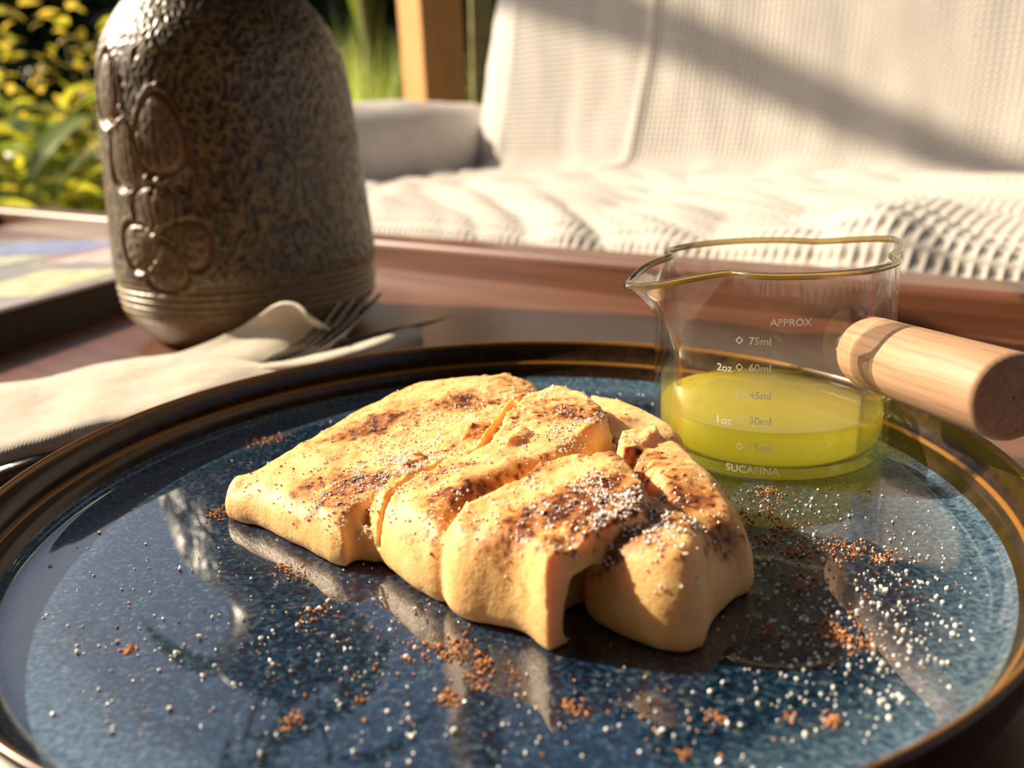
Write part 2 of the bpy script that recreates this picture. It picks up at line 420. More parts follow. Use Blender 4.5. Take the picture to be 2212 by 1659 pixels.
Vv = np.stack([np.cos(TH)*RRd, np.sin(TH)*RRd, ZZ], -1).reshape(-1, 3)
b = NB('stoneware glaze'); oc = b.coord('Object')
cellsA = b.attr('cells'); lA = b.attr('relief'); zA = b.attr('hgt')
n1 = b.noise(b.coord('Object', (1, 1, .6)), 38, 3); n2 = b.noise(oc, 420, 3)
green = b.ramp(n2, [(.35, (.070, .052, .024)), (.65, (.150, .115, .060))])
brown = b.ramp(n2, [(.35, (.030, .013, .004)), (.65, (.072, .037, .012))])
ochre = b.ramp(n2, [(.35, (.13, .080, .028)), (.65, (.23, .155, .065))])
basec = b.mix(b.ramp(cellsA, [(.05, 0.0), (.17, 1.0)]), ochre, b.ramp(n2, [(.35, (.028, .018, .008)), (.65, (.070, .052, .026))]))
basec = b.mix(b.ramp(n1, [(.40, 0.0), (.75, .45)]), basec, brown)
basec = b.mix(b.math('MULTIPLY', lA, .75), basec, (.20, .11, .04))
basec = b.mix(b.ramp(zA, [(.12, 1.0), (.17, 0.0)]), basec, b.ramp(n2, [(.3, (.16, .095, .040)), (.7, (.30, .20, .10))]))
basec = b.mix(b.ramp(zA, [(.69, 0.0), (.76, .8)]), basec, (.07, .042, .022))  # shadow on the neck and upper shoulder put into the glaze colour
m_vase = b.pbr(basec, b.ramp(n2, [(.3, .30), (.7, .46)]), b.bump(n2, .25, .0008))
vase = mk('stoneware_vase', Vv, gridF(NTH, len(vp), True), m_vase)
setattr_f(vase, 'cells', cells.ravel()); setattr_f(vase, 'relief', np.clip(lin, 0, 1).ravel()); setattr_f(vase, 'hgt', np.clip(ZZ/.19, 0, 1).ravel())
vase.location = (VC[0], VC[1], .0005); vase.scale = (VS, VS, VS)
tag(vase, 'tall brown-green stoneware vase with carved flowers and ringed foot', 'vase')

# ================================================================== PLATE
PC = np.array([-.0041, .1755]); PR = .105; RIMZ = .0225; WZ = .0096
b = NB('blue reactive glaze'); oc = b.coord('Object')
n = b.noise(oc, 900, 3, .65); n2 = b.noise(oc, 420, 2); n3 = b.noise(oc, 35, 3)
rad = b.math('SQRT', b.math('ADD', b.math('POWER', b.n('SeparateXYZ', {'Vector': oc}).outputs[0], 2.0), b.math('POWER', b.n('SeparateXYZ', {'Vector': oc}).outputs[1], 2.0)))
blue = b.ramp(n, [(.40, (.001, .005, .014)), (.50, (.003, .026, .068)), (.58, (.010, .066, .14)), (.65, (.11, .13, .13)), (.73, (.28, .26, .20))])
blue = b.mix(1.0, blue, (.62, .62, .62), 'MULTIPLY')
blue2 = b.mix(b.ramp(n2, [(.5, 0.0), (.72, .5)]), blue, (.012, .035, .08))
edge = b.ramp(b.math('ADD', b.math('MULTIPLY', rad, 10.0), b.math('MULTIPLY', n3, .08)), [(.86, 0.0), (.99, .42), (1.03, .3)])
colr = b.mix(edge, blue2, b.ramp(n, [(.35, (.03, .12, .26)), (.6, (.28, .42, .52))]))
m_blue = b.pbr(colr, .35, b.bump(n3, .02, .002), Specular_IOR_Level=.2, Coat_Weight=1.0, Coat_Roughness=.02, Coat_IOR=1.95)
b = NB('brown rim glaze'); oc = b.coord('Object'); n = b.noise(oc, 300, 3); zz = b.n('SeparateXYZ', {'Vector': oc}).outputs[2]
br = b.ramp(n, [(.3, (.012, .006, .002)), (.7, (.035, .018, .007))])
ln = b.ramp(b.attr('line'), [(.2, 0.0), (.8, 1.0)])
m_brown = b.pbr(b.mix(ln, br, (.22, .10, .02)), .25, None, Specular_IOR_Level=.35)
plate = empty('dinner_plate', (PC[0], PC[1], 0), 'round blue speckled glazed plate with a brown upright rim', 'plate')
wp = [(0.0001, WZ-.0002), (.03, WZ-.0002), (.06, WZ), (.085, WZ+.0002), (.093, WZ+.0005), (.0965, WZ+.0011), (.0985, WZ+.0022)]
V, F = lathe(catmull(wp, 40), 256); o = mk('well', V, F, m_blue, plate)
rp = catmull([(.0985, WZ+.0022), (.0997, WZ+.0040), (.1003, WZ+.0060), (.1008, WZ+.0066), (.1022, WZ+.0080), (.1031, WZ+.0100), (.1036, RIMZ-.0008), (.1042, RIMZ), (.1049, RIMZ-.0004), (.1050, RIMZ-.0016), (.1042, .0160), (.1015, .0095), (.094, .0045), (.083, .0022), (.078, .0002), (.074, .0002), (.072, .0040), (.03, .0048), (.0001, .0048)], 160)
V, F = lathe(rp, 256); o = mk('rim', V, F, m_brown, plate)
lz = np.exp(-(np.hypot(rp[:, 0]-.1006, rp[:, 1]-(WZ+.0064))/.0006)**2)+np.exp(-(np.hypot(rp[:, 0]-.1038, rp[:, 1]-(RIMZ-.0003))/.0008)**2)
setattr_f(o, 'line', np.tile(np.clip(lz, 0, 1), 256))

# ================================================================== CREPE  (signed distance field of folded lobes, polygonised)
HX = .0005
X0, X1, Y0, Y1, Z0_, Z1_ = -.074, .052, .110, .232, -.002, .0305
gx = np.arange(X0, X1, HX); gy = np.arange(Y0, Y1, HX); gz = np.arange(Z0_, Z1_, HX)
GX, GY = np.meshgrid(gx, gy, indexing='ij')
def polysd(P, X, Y):
    d = np.full(X.shape, 1e9); ins = np.zeros(X.shape, bool); n = len(P)
    for i in range(n):
        a, c = P[i], P[(i+1) % n]; e = c-a
        wx, wy = X-a[0], Y-a[1]; t = np.clip((wx*e[0]+wy*e[1])/(e@e+1e-18), 0, 1)
        d = np.minimum(d, (wx-e[0]*t)**2+(wy-e[1]*t)**2)
        c1 = (a[1] <= Y) != (c[1] <= Y)
        with np.errstate(divide='ignore', invalid='ignore'):
            xx = a[0]+(Y-a[1])/(e[1] if abs(e[1]) > 1e-12 else 1e-12)*e[0]
        ins ^= c1 & (X < xx)
    return np.where(ins, -1, 1)*np.sqrt(d)
def idw(pts, X, Y, pw=2.2):
    s = 0; wt = 0
    for x, y, z in pts:
        q = 1/((X-x)**2+(Y-y)**2+1.5e-6)**(pw/2); s = s+q*z; wt = wt+q
    return s/wt
def PW(l): return np.array([U(a, c, WZ+h/100)-np.array([0, 0, WZ]) for a, c, h in l])
def lobe(poly, top, seed=0., under=.30):
    """poly: (px, py, height cm, shoulder width mm) of the outline; top: crest heights"""
    P = PW([q[:3] for q in poly]); P2 = catmull(P[:, :2], len(P)*7, True)
    d2 = polysd(P2, GX, GY)+.0005*fbm(GX*130, GY*130, seed, 2)
    wd = idw([(P[k][0], P[k][1], poly[k][3]/1000) for k in range(len(P))], GX, GY, 3.0)
    T = idw(PW(top), GX, GY, 1.7)+.0003*fbm(GX*85, GY*85, seed+3.1, 2)
    T = np.maximum(T, .003)
    qa = np.maximum(d2+wd, 0)/wd; zm = under*np.minimum(T, .010)
    z = gz[None, None, :]; up = np.maximum(z-zm[..., None], 0)/(T-zm)[..., None]; dn = np.maximum(zm[..., None]-z, 0)/zm[..., None]
    f = np.sqrt((qa**2)[..., None]+up**2+.38*dn**2)-1
    sc_ = np.minimum(wd, T*.8)[..., None]
    return np.maximum(f*sc_, -.006).astype(np.float32)
def smin(a, c, k):
    h = np.clip(.5+.5*(c-a)/k, 0, 1); return c*(1-h)+a*h-k*h*(1-h)
#CREPE_BEGIN
A = lobe([(487, 1090, .32, 3.5), (503, 1050, .5, 3.5), (571, 1028, .6, 3.5), (679, 950, .95, 3.5), (805, 878, 1.15, 3.5), (896, 834, 1.25, 3.5), (1010, 807, 1.35, 3.5), (1086, 796, 1.4, 3), (1125, 828, 1.3, 3), (1172, 856, 1.2, 3), (1128, 890, 1.25, 1.6), (1062, 965, 1.15, 1.6), (1036, 1000, 1.05, 2), (935, 1035, .95, 1.6), (885, 1075, .85, 1.8), (815, 1135, .5, 2), (768, 1190, .25, 3), (736, 1219, .12, 4), (639, 1178, .10, 6), (554, 1134, .12, 5), (503, 1113, .2, 3.5)],
         [(515, 1065, .62), (590, 1060, .85), (660, 1090, .85), (740, 1140, .80), (620, 1030, 1.0), (700, 980, 1.25), (760, 1070, 1.1), (860, 890, 1.5), (900, 990, 1.4), (980, 845, 1.6), (1070, 825, 1.65), (1040, 920, 1.55), (1110, 860, 1.5), (830, 1085, 1.1)], 1.)
B = lobe([(1042, 978, 1.1, 2), (1092, 895, 1.45, 2), (1165, 851, 1.55, 5), (1240, 847, 1.55, 6), (1300, 874, 1.6, 4), (1322, 925, 1.55, 1.6), (1325, 965, 1.2, 3), (1260, 1060, .8, 6), (1100, 1100, .8, 6), (1000, 1060, .8, 5)],
         [(1080, 950, 1.6), (1140, 900, 1.8), (1230, 880, 1.95), (1290, 912, 1.9), (1230, 970, 1.7), (1120, 985, 1.6)], 2.)
B2 = lobe([(800, 1140, .5, 4), (845, 1060, 1.0, 1.8), (935, 1003, 1.25, 2), (1050, 975, 1.2, 5), (1190, 985, 1.1, 5), (1260, 1030, .9, 7), (1190, 1110, .5, 8), (1080, 1180, .3, 8), (1020, 1230, .2, 6), (990, 1280, .15, 4), (950, 1300, .08, 5), (896, 1278, .08, 7), (839, 1233, .1, 7), (808, 1195, .2, 6)],
          [(860, 1090, 1.2), (900, 1065, 1.4), (1000, 1025, 1.6), (1120, 1015, 1.7), (1190, 1010, 1.7), (930, 1110, 1.4), (1040, 1080, 1.5), (960, 1160, 1.25)], 3.)
LED = lobe([(1085, 985, 1.3, 2), (1130, 955, 1.45, 2), (1155, 960, 1.45, 2), (1152, 988, 1.35, 2), (1090, 1012, 1.25, 2)], [(1115, 975, 1.72), (1140, 965, 1.85)], 11.)
_Ctop = [(1030, 1150, 1.5), (1080, 1120, 1.7), (1200, 1060, 1.9), (1310, 1010, 2.0), (1380, 1050, 1.95), (1370, 1110, 1.85), (1290, 1150, 1.75), (1180, 1160, 1.7), (1090, 1190, 1.5), (1230, 1195, 1.5)]
_Cl = [(1112, 1369, .06, 8), (987, 1338, .06, 7), (957, 1295, .1, 5), (958, 1245, .4, 3.5), (1005, 1147, 1.0, 3), (1087, 1093, 1.25, 2.5), (1157, 1052, 1.3, 2.5), (1225, 1035, 1.25, 3), (1290, 995, 1.55, 4), (1350, 980, 1.7, 5)]
C = lobe([(1402, 1025, 1.8, 4), (1416, 1095, 1.7, 3), (1392, 1156, 1.5, 2), (1300, 1184, 1.45, 1.3), (1264, 1240, 1.15, 1.3), (1216, 1300, .85, 1.3), (1190, 1360, .45, 1.6), (1183, 1410, .05, 3)]+_Cl, _Ctop, 4.)
# the right-hand edge of this flap is a free sheet: the inside of a wider copy is hollowed out below it
CX_ = lobe([(1430, 1025, 1.8, 4), (1470, 1095, 1.7, 3), (1450, 1170, 1.5, 3), (1400, 1215, 1.45, 3), (1370, 1275, 1.15, 3), (1340, 1335, .85, 4), (1310, 1385, .45, 6), (1260, 1425, .05, 8)]+_Cl, _Ctop, 4.)
_e = PW([(1392, 1156, 1.5), (1300, 1184, 1.45), (1264, 1240, 1.15), (1216, 1300, .85), (1190, 1360, .45), (1183, 1412, .05)])[:, :2]
dr2 = np.full(GX.shape, 1e9)
for k in range(len(_e)-1):
    e = _e[k+1]-_e[k]; wx, wy = GX-_e[k][0], GY-_e[k][1]; t_ = np.clip((wx*e[0]+wy*e[1])/(e@e), 0, 1); dr2 = np.minimum(dr2, (wx-e[0]*t_)**2+(wy-e[1]*t_)**2)
C = np.maximum(C, -np.maximum(CX_+.0018, (np.sqrt(dr2)-.0075)[..., None])).astype(np.float32)
D = lobe([(1310, 1150, .8, 6), (1350, 1110, 1.0, 6), (1420, 1105, 1.0, 6), (1490, 1175, .9, 4), (1522, 1255, .6, 3), (1530, 1340, .25, 4), (1508, 1404, .06, 5), (1437, 1412, .05, 6), (1351, 1385, .06, 6), (1290, 1350, .08, 6), (1265, 1310, .2, 5), (1275, 1220, .5, 5)],
         [(1330, 1175, 1.5), (1400, 1178, 1.65), (1460, 1192, 1.65), (1480, 1225, 1.5), (1400, 1220, 1.5)], 5.)
D2 = lobe([(1320, 1010, 1.1, 5), (1400, 985, 1.1, 4), (1475, 995, 1.05, 5), (1530, 1032, 1.05, 6), (1588, 1113, .85, 6), (1622, 1204, .5, 6), (1624, 1255, .3, 5), (1590, 1295, .12, 5), (1535, 1360, .06, 4), (1518, 1402, .06, 4), (1470, 1340, .3, 6), (1400, 1190, .6, 6), (1360, 1080, .9, 5)],
          [(1390, 1005, 1.75), (1450, 1015, 1.75), (1530, 1090, 1.5), (1580, 1180, 1.1), (1500, 1185, 1.4), (1430, 1110, 1.65)], 6.)
E_ = lobe([(1260, 875, .9, 4), (1345, 880, .95, 4), (1420, 922, .8, 4), (1472, 970, .5, 4), (1476, 1002, .4, 4), (1400, 1030, .7, 4), (1310, 1010, .8, 4)],
          [(1330, 900, 1.4), (1400, 935, 1.2), (1440, 962, .95)], 7.)
E2 = lobe([(1322, 980, 1.4, 2), (1350, 945, 1.55, 2), (1385, 948, 1.5, 2), (1420, 952, 1.4, 2), (1435, 985, 1.3, 2), (1385, 1010, 1.4, 2), (1335, 1008, 1.5, 2)],
          [(1365, 960, 1.8), (1402, 966, 1.75), (1350, 978, 1.82)], 8.)
FL = lobe([(752, 1135, .55, 1.6), (770, 1116, .65, 1.6), (788, 1122, .65, 1.6), (796, 1155, .45, 2), (818, 1165, .4, 2), (818, 1206, .15, 3), (775, 1208, .1, 4), (738, 1217, .08, 3), (745, 1175, .3, 2)],
          [(768, 1133, .85), (785, 1137, .8), (803, 1172, .55), (760, 1190, .45)], 9., .2)
SD = smin(A, smin(smin(B, LED, .0008), B2, .0010), .0005)
SD = smin(SD, smin(E_, E2, .001), .0008); SD = smin(SD, FL, .0005)
SD = smin(SD, smin(D, D2, .0010), .0006)
SD = smin(SD, C, .0004)
# torn cracks between the lobes
def crack(pts, w0, floor):
    P = PW([q[:3] for q in pts])[:, :2]; P = catmull(P, len(P)*5); P = P+.0010*np.stack([noise(np.arange(len(P))*.9, 3.3), noise(np.arange(len(P))*.9, 7.7)], 1)
    wl = np.interp(np.linspace(0, 1, len(P)), np.linspace(0, 1, len(pts)), [q[3]/1000 for q in pts])*(.45+.5*noise(np.arange(len(P))*.55, 1.9+len(pts))); d = np.full(GX.shape, 1e9)
    for k in range(len(P)-1):
        e = P[k+1]-P[k]; wx, wy = GX-P[k][0], GY-P[k][1]; t_ = np.clip((wx*e[0]+wy*e[1])/(e@e+1e-15), 0, 1)
        d = np.minimum(d, np.sqrt((wx-e[0]*t_)**2+(wy-e[1]*t_)**2)-(wl[k]+(wl[k+1]-wl[k])*t_))
    return np.maximum(d[..., None]-.10*np.maximum(gz-.011, 0)[None, None, :], (floor-gz)[None, None, :]*.7).astype(np.float32)
for pts, fl_ in (([(1140, 868, 1.5, .1), (1105, 905, 1.5, .7), (1062, 960, 1.4, 1.1), (1045, 985, 1.4, .7), (1015, 992, 1.4, .1)], .0075),
                 ([(955, 1012, 1.35, .1), (930, 1028, 1.3, 1.0), (900, 1045, 1.2, .5), (850, 1085, 1.1, .7), (812, 1125, 1.0, 1.5), (790, 1150, .9, 1.3), (770, 1180, .8, .2)], .0038),
                 ([(1325, 925, 1.7, .2), (1330, 960, 1.6, .7), (1310, 985, 1.6, .6), (1260, 1015, 1.6, .2)], .0085)):
    SD = np.maximum(SD, -crack(pts, 0, fl_))
# fine surface relief of the batter
near = np.abs(SD) < .0035
ix = np.nonzero(near)
fine = .00018*fbm(gx[ix[0]]*240, gy[ix[1]]*240, gz[ix[2]]*240, 3)-.00009*np.clip(np.abs(noise(gx[ix[0]]*900, gy[ix[1]]*900, gz[ix[2]]*900))*2.2, 0, 1)
SD[ix] += fine.astype(np.float32)
SD = np.maximum(SD, (-gz-.0)[None, None, :])          # rests flat on the plate
#CREPE_END
def surfnets(vol, org, h):
    s = vol < 0; n = np.array(vol.shape)
    c = sum(s[i:n[0]-1+i, j:n[1]-1+j, k:n[2]-1+k].astype(np.int8) for i in (0, 1) for j in (0, 1) for k in (0, 1))
    act = (c > 0) & (c < 8); idx = -np.ones(act.shape, np.int64); ii = np.nonzero(act); idx[ii] = np.arange(len(ii[0]))
    acc = np.zeros((len(ii[0]), 3)); cnt = np.zeros(len(ii[0]))
    corners = [(i, j, k) for i in (0, 1) for j in (0, 1) for k in (0, 1)]
    for a in corners:
        for d in range(3):
            if a[d] == 0:
                e = list(a); e[d] = 1
                va = vol[ii[0]+a[0], ii[1]+a[1], ii[2]+a[2]]; vb = vol[ii[0]+e[0], ii[1]+e[1], ii[2]+e[2]]
                cr = (va < 0) != (vb < 0); t = np.where(cr, va/(va-vb+1e-20), 0)
                P = np.tile(np.array(a, float), (len(t), 1)); P[:, d] += t
                acc[cr] += P[cr]; cnt[cr] += 1
    P = acc/cnt[:, None]+np.stack(ii, 1); V = org+P*h
    F = []
    for d in range(3):
        sl0 = [slice(None)]*3; sl1 = [slice(None)]*3; sl0[d] = slice(0, -1); sl1[d] = slice(1, None)
        cr = s[tuple(sl0)] != s[tuple(sl1)]; fl = s[tuple(sl0)]
        e1, e2 = (d+1) % 3, (d+2) % 3
        q = np.nonzero(cr); q = np.stack(q, 1)
        ok = (q[:, e1] > 0) & (q[:, e2] > 0) & (q[:, e1] < n[e1]-1) & (q[:, e2] < n[e2]-1); q = q[ok]
        def cell(da, db):
            r = q.copy(); r[:, e1] += da; r[:, e2] += db; return idx[r[:, 0], r[:, 1], r[:, 2]]
        Q = np.stack([cell(-1, -1), cell(0, -1), cell(0, 0), cell(-1, 0)], 1)
        f_ = fl[q[:, 0], q[:, 1], q[:, 2]]; Q[~f_] = Q[~f_][:, ::-1]; F.append(Q)
    return V, np.vstack(F)
CV, CF = surfnets(SD, np.array([X0, Y0, Z0_]), HX)
CV[:, 2] += WZ+.0002
_a, _b, _c = CV[CF[:, 0]], CV[CF[:, 1]], CV[CF[:, 2]]
fn = np.cross(_b-_a, _c-_a); CN = np.zeros_like(CV)
for k in range(4): np.add.at(CN, CF[:, k], fn)
CN /= np.linalg.norm(CN, axis=1)[:, None]+1e-12
# browned patches of the pan side: centre (px, py, h cm), radii in mm, strength
brown = np.zeros(len(CV))
for px, py, h, rx, ry, a, st in ((800, 925, 1.3, 12, 6, .6, .85), (870, 890, 1.4, 8, 5, .6, .5), (760, 1060, 1.05, 11, 6, .5, .95), (690, 1050, 1.0, 7, 5, .3, .5), (1000, 860, 1.6, 15, 6, .3, .55), (1090, 820, 1.6, 6, 4, .3, .6), (1040, 930, 1.5, 9, 4, .8, .35), (1230, 890, 1.9, 10, 6, -.3, .65), (1270, 950, 1.8, 7, 4, .2, .5), (1160, 880, 1.8, 7, 4, .5, .45), (1060, 1045, 1.6, 14, 4.5, .5, .95), (960, 1020, 1.5, 7, 4, .5, .5), (1290, 1100, 1.85, 15, 9, .35, 1.2), (1370, 1060, 1.9, 8, 8, .2, 1.0), (1150, 1120, 1.7, 9, 4, .4, .65), (1370, 985, 1.8, 7, 5, 0, .9), (1520, 1090, 1.5, 5, 12, .2, .7), (1560, 1180, 1.2, 5, 7, 0, .5), (1450, 1060, 1.7, 5, 6, 0, .4), (1400, 1245, 1.45, 1.7, 1.5, 0, 1.2), (1170, 1250, 1.3, 4, 4, 0, .35), (1260, 1220, 1.4, 4, 4, 0, .4), (520, 1062, .6, 6, 3, 0, .4), (900, 1190, 1.0, 6, 6, 0, .30), (740, 1215, .2, 5, 3, 0, .35)):
    c = U(px, py, WZ+h/100); dx, dy = CV[:, 0]-c[0], CV[:, 1]-c[1]; ca, sa = math.cos(a), math.sin(a)
    q = ((dx*ca+dy*sa)/(rx*1e-3))**2+((-dx*sa+dy*ca)/(ry*1e-3))**2
    brown = np.maximum(brown, st*np.exp(-q*.8))
blot = fbm(CV[:, 0]*210, CV[:, 1]*210, CV[:, 2]*210, 4); blot2 = fbm(CV[:, 0]*700, CV[:, 1]*700, CV[:, 2]*500+9, 3)
upn = sstep(.05, .65, CN[:, 2])
blow = fbm(CV[:, 0]*75, CV[:, 1]*75, CV[:, 2]*75+4, 3)
brown = np.clip(brown*(1.0+1.1*blot)+.18*np.clip(blot, 0, 1)*upn+.34*np.clip(blow+.12, 0, 1)*upn, 0, 1)*(.25+.75*upn)
brown = np.clip(brown*(1+.8*blot2), 0, 1)
cinn = np.clip(sstep(.38, .62, blot2+.35*brown+.20*blot)*upn, 0, 1)*(.30+.7*np.clip(brown*1.4, 0, 1))
b = NB('golden batter'); br = b.attr('brown'); ci = b.attr('cinnamon'); n = b.noise(b.coord('Object'), 260, 4); nf = b.noise(b.coord('Object'), 1500, 3)
yel = b.ramp(n, [(.3, (.78, .455, .165)), (.7, (.88, .58, .26))])
col = b.mix(b.ramp(br, [(.10, 0.0), (.55, 1.0)]), yel, b.ramp(br, [(.2, (.72, .38, .12)), (.55, (.52, .21, .055)), (.95, (.24, .075, .02))]))
col = b.mix(ci, col, (.10, .028, .010))
m_crepe = b.pbr(col, b.ramp(nf, [(.3, .38), (.7, .6)]), b.bump(nf, .35, .0006), Subsurface_Weight=.6, Subsurface_Radius=(.0040, .0019, .0007), Subsurface_Scale=1.0, Specular_IOR_Level=.4)
crepe = mk('folded_crepe', CV, CF, m_crepe); setattr_f(crepe, 'brown', brown); setattr_f(crepe, 'cinnamon', cinn)
tag(crepe, 'golden browned folded crepe torn into lobes on the blue plate', 'crepe')

# ------------------------------------------------------------------ sugar and cinnamon
b = NB('sugar'); m_sugar = b.pbr((.95, .92, .88), .25, None, Specular_IOR_Level=.6, Subsurface_Weight=.3, Subsurface_Radius=(.0006, .0006, .0006))
m_cinn = simple('cinnamon', (.56, .25, .095), .9, 900, .4)
ICO = bmesh.new(); bmesh.ops.create_icosphere(ICO, subdivisions=1, radius=1.0)
IV = np.array([v.co[:] for v in ICO.verts]); IF = np.array([[v.index for v in f.verts] for f in ICO.faces]); ICO.free()
CBV = np.array([[x, y, z] for x in (-1, 1) for y in (-1, 1) for z in (-1, 1)], float)
CBF = np.array([(0, 1, 3, 2), (4, 6, 7, 5), (0, 4, 5, 1), (2, 3, 7, 6), (0, 2, 6, 4), (1, 5, 7, 3)])
def rrot(n):
    q = rng.normal(size=(n, 4)); q /= np.linalg.norm(q, axis=1)[:, None]; a, b_, c, d = q.T
    return np.stack([np.stack([1-2*(c*c+d*d), 2*(b_*c-a*d), 2*(b_*d+a*c)], -1), np.stack([2*(b_*c+a*d), 1-2*(b_*b_+d*d), 2*(c*d-a*b_)], -1), np.stack([2*(b_*d-a*c), 2*(c*d+a*b_), 1-2*(b_*b_+c*c)], -1)], 1)
def grains(name, P, sz, mat, bv, bf, jit=.15):
    n = len(P); R = rrot(n); s = sz[:, None, None]*(1+jit*rng.normal(size=(n, len(bv), 1)))
    V = np.einsum('nij,nkj->nki', R, bv[None]*s*rng.uniform(.75, 1.1, size=(n, 1, 3)))+P[:, None, :]
    F = (bf[None]+(np.arange(n)*len(bv))[:, None, None]).reshape(-1, bf.shape[1])
    return mk(name, V.reshape(-1, 3), F, mat, None, False)
# on the crepe
wts = np.clip(CN[:, 2]-.35, 0, 1)*.02
for px, py, h, r, st in ((1230, 905, 2.1, .009, 1.6), (1340, 1050, 2.3, .006, 2.2), (1300, 1010, 2.3, .006, 1.4), (830, 1000, 1.6, .012, 1.2), (880, 980, 1.6, .010, .8), (1100, 850, 1.8, .010, .7), (760, 1060, 1.4, .010, .7), (1050, 1050, 1.9, .011, .6), (1250, 1110, 2.2, .010, .55), (1420, 1080, 1.9, .010, .6), (1480, 1150, 1.7, .012, .5), (900, 900, 1.8, .016, .35), (1200, 1060, 2.2, .01, .5)):
    c = U(px, py, WZ+h/100); q = ((CV[:, :2]-c[:2])**2).sum(1)/r**2
    wts += st*np.exp(-q)*np.clip(CN[:, 2]-.25, 0, 1)*np.clip(.4+1.6*fbm(CV[:, 0]*300, CV[:, 1]*300, 5.5, 2), 0, 2)
pick = rng.choice(len(CV), 2600, replace=False, p=wts/wts.sum())
gs = rng.uniform(.00014, .00032, len(pick))
tag(grains('sugar_on_crepe', CV[pick]+CN[pick]*gs[:, None]*.6, gs, m_sugar, IV, IF), 'white sugar crystals sprinkled over the browned crepe', 'sugar', kind='stuff')
wc = np.clip(CN[:, 2]-.2, 0, 1)*(.05+brown+cinn*1.5); pick = rng.choice(len(CV), 420, replace=False, p=wc/wc.sum()); gs = rng.uniform(.00008, .00026, len(pick))
m_cinn2 = simple('toasted cinnamon', (.15, .045, .016), .9, 900, .4)
tag(grains('cinnamon_on_crepe', CV[pick]+CN[pick]*gs[:, None]*.3, gs, m_cinn2, IV, IF, .3), 'dark cinnamon specks dusted over the crepe', 'cinnamon', kind='stuff')
# on the plate
def crepe_free(P):
    i = np.clip(((P[:, 0]-X0)/HX).astype(int), 0, SD.shape[0]-1); j = np.clip(((P[:, 1]-Y0)/HX).astype(int), 0, SD.shape[1]-1)
    inside = (P[:, 0] > X0) & (P[:, 0] < X1) & (P[:, 1] > Y0) & (P[:, 1] < Y1)
    k0 = int(.0012/HX)+4
    occ = SD[:, :, 4:k0].min(axis=2) < .0006
    cupfree = np.hypot(P[:, 0]-.0651, P[:, 1]-.2126) > .0300
    return ~(inside & occ[i, j]) & (np.hypot(P[:, 0]-PC[0], P[:, 1]-PC[1]) < .0955) & cupfree
def scatter(blobs):
    out = []
    for px, py, sx_, sy_, n in blobs:
        q = rng.normal(size=(n, 2))*[sx_, sy_]+[px, py]; out.append(U(q[:, 0], q[:, 1], WZ))
    P = np.vstack(out); return P[crepe_free(P)]
Ps = scatter([(1900, 1250, 190, 130, 330), (1980, 1400, 120, 110, 150), (1720, 1320, 120, 90, 130), (1850, 1450, 160, 90, 90), (1250, 860, 120, 25, 90), (1640, 1080, 120, 40, 60), (400, 1300, 230, 140, 130), (800, 1420, 250, 110, 120), (1300, 1560, 330, 60, 90), (300, 1500, 200, 110, 60), (650, 960, 120, 60, 40)])
gs = np.clip(rng.lognormal(np.log(.00022), .42, len(Ps)), .00010, .00050); Ps[:, 2] += gs*.8+.0001
tag(grains('sugar_on_plate', Ps, gs, m_sugar, IV, IF), 'scattered white sugar crystals lying on the blue plate', 'sugar', kind='stuff')
cl = []
for px, py, n, sp in ((1660, 1065, 60, .0022), (1690, 1135, 70, .0025), (1650, 1170, 40, .002), (1720, 1190, 60, .0022), (1770, 1185, 40, .003), (1860, 1195, 70, .0024), (1800, 1180, 40, .002), (1900, 1210, 30, .002), (1660, 1365, 40, .0016), (1790, 1365, 80, .0022), (1830, 1390, 60, .002), (1870, 1395, 40, .0015), (1730, 1265, 50, .002), (1960, 1220, 16, .004), (560, 955, 60, .0022), (600, 948, 40, .002), (470, 1110, 60, .0022), (620, 1230, 40, .0016), (650, 1250, 24, .0015), (690, 1330, 30, .0016), (960, 1400, 60, .0022), (1000, 1410, 60, .0020), (1040, 1440, 50, .0012), (970, 1510, 60, .0010), (1030, 1470, 40, .0015), (1240, 1530, 40, .0010), (1110, 1455, 20, .0012), (630, 1560, 40, .0010), (1800, 1565, 60, .0010), (280, 1405, 50, .0006), (1545, 1555, 24, .0008), (1480, 1635, 24, .0008), (1700, 1550, 16, .0008), (780, 1515, 12, .0010), (1640, 1100, 60, .004), (900, 1400, 60, .008), (1350, 1590, 40, .012), (1750, 1250, 120, .012), (500, 1400, 40, .02), (720, 1390, 40, .010)):
    c = U(px, py, WZ); q = rng.normal(size=(n, 3))*sp*[1, 1, 0]; h = np.abs(rng.normal(size=n))*min(sp, .0012)*.35*np.exp(-(q**2).sum(1)/sp**2)
    q[:, 2] = h; cl.append(c+q)
Pc = np.vstack(cl); Pc = Pc[crepe_free(Pc)]; gs = rng.uniform(.00010, .00032, len(Pc)); Pc[:, 2] += gs*.6
tag(grains('cinnamon_on_plate', Pc, gs, m_cinn, IV, IF, .3), 'orange-brown cinnamon powder in small clumps on the blue plate', 'cinnamon', kind='stuff')

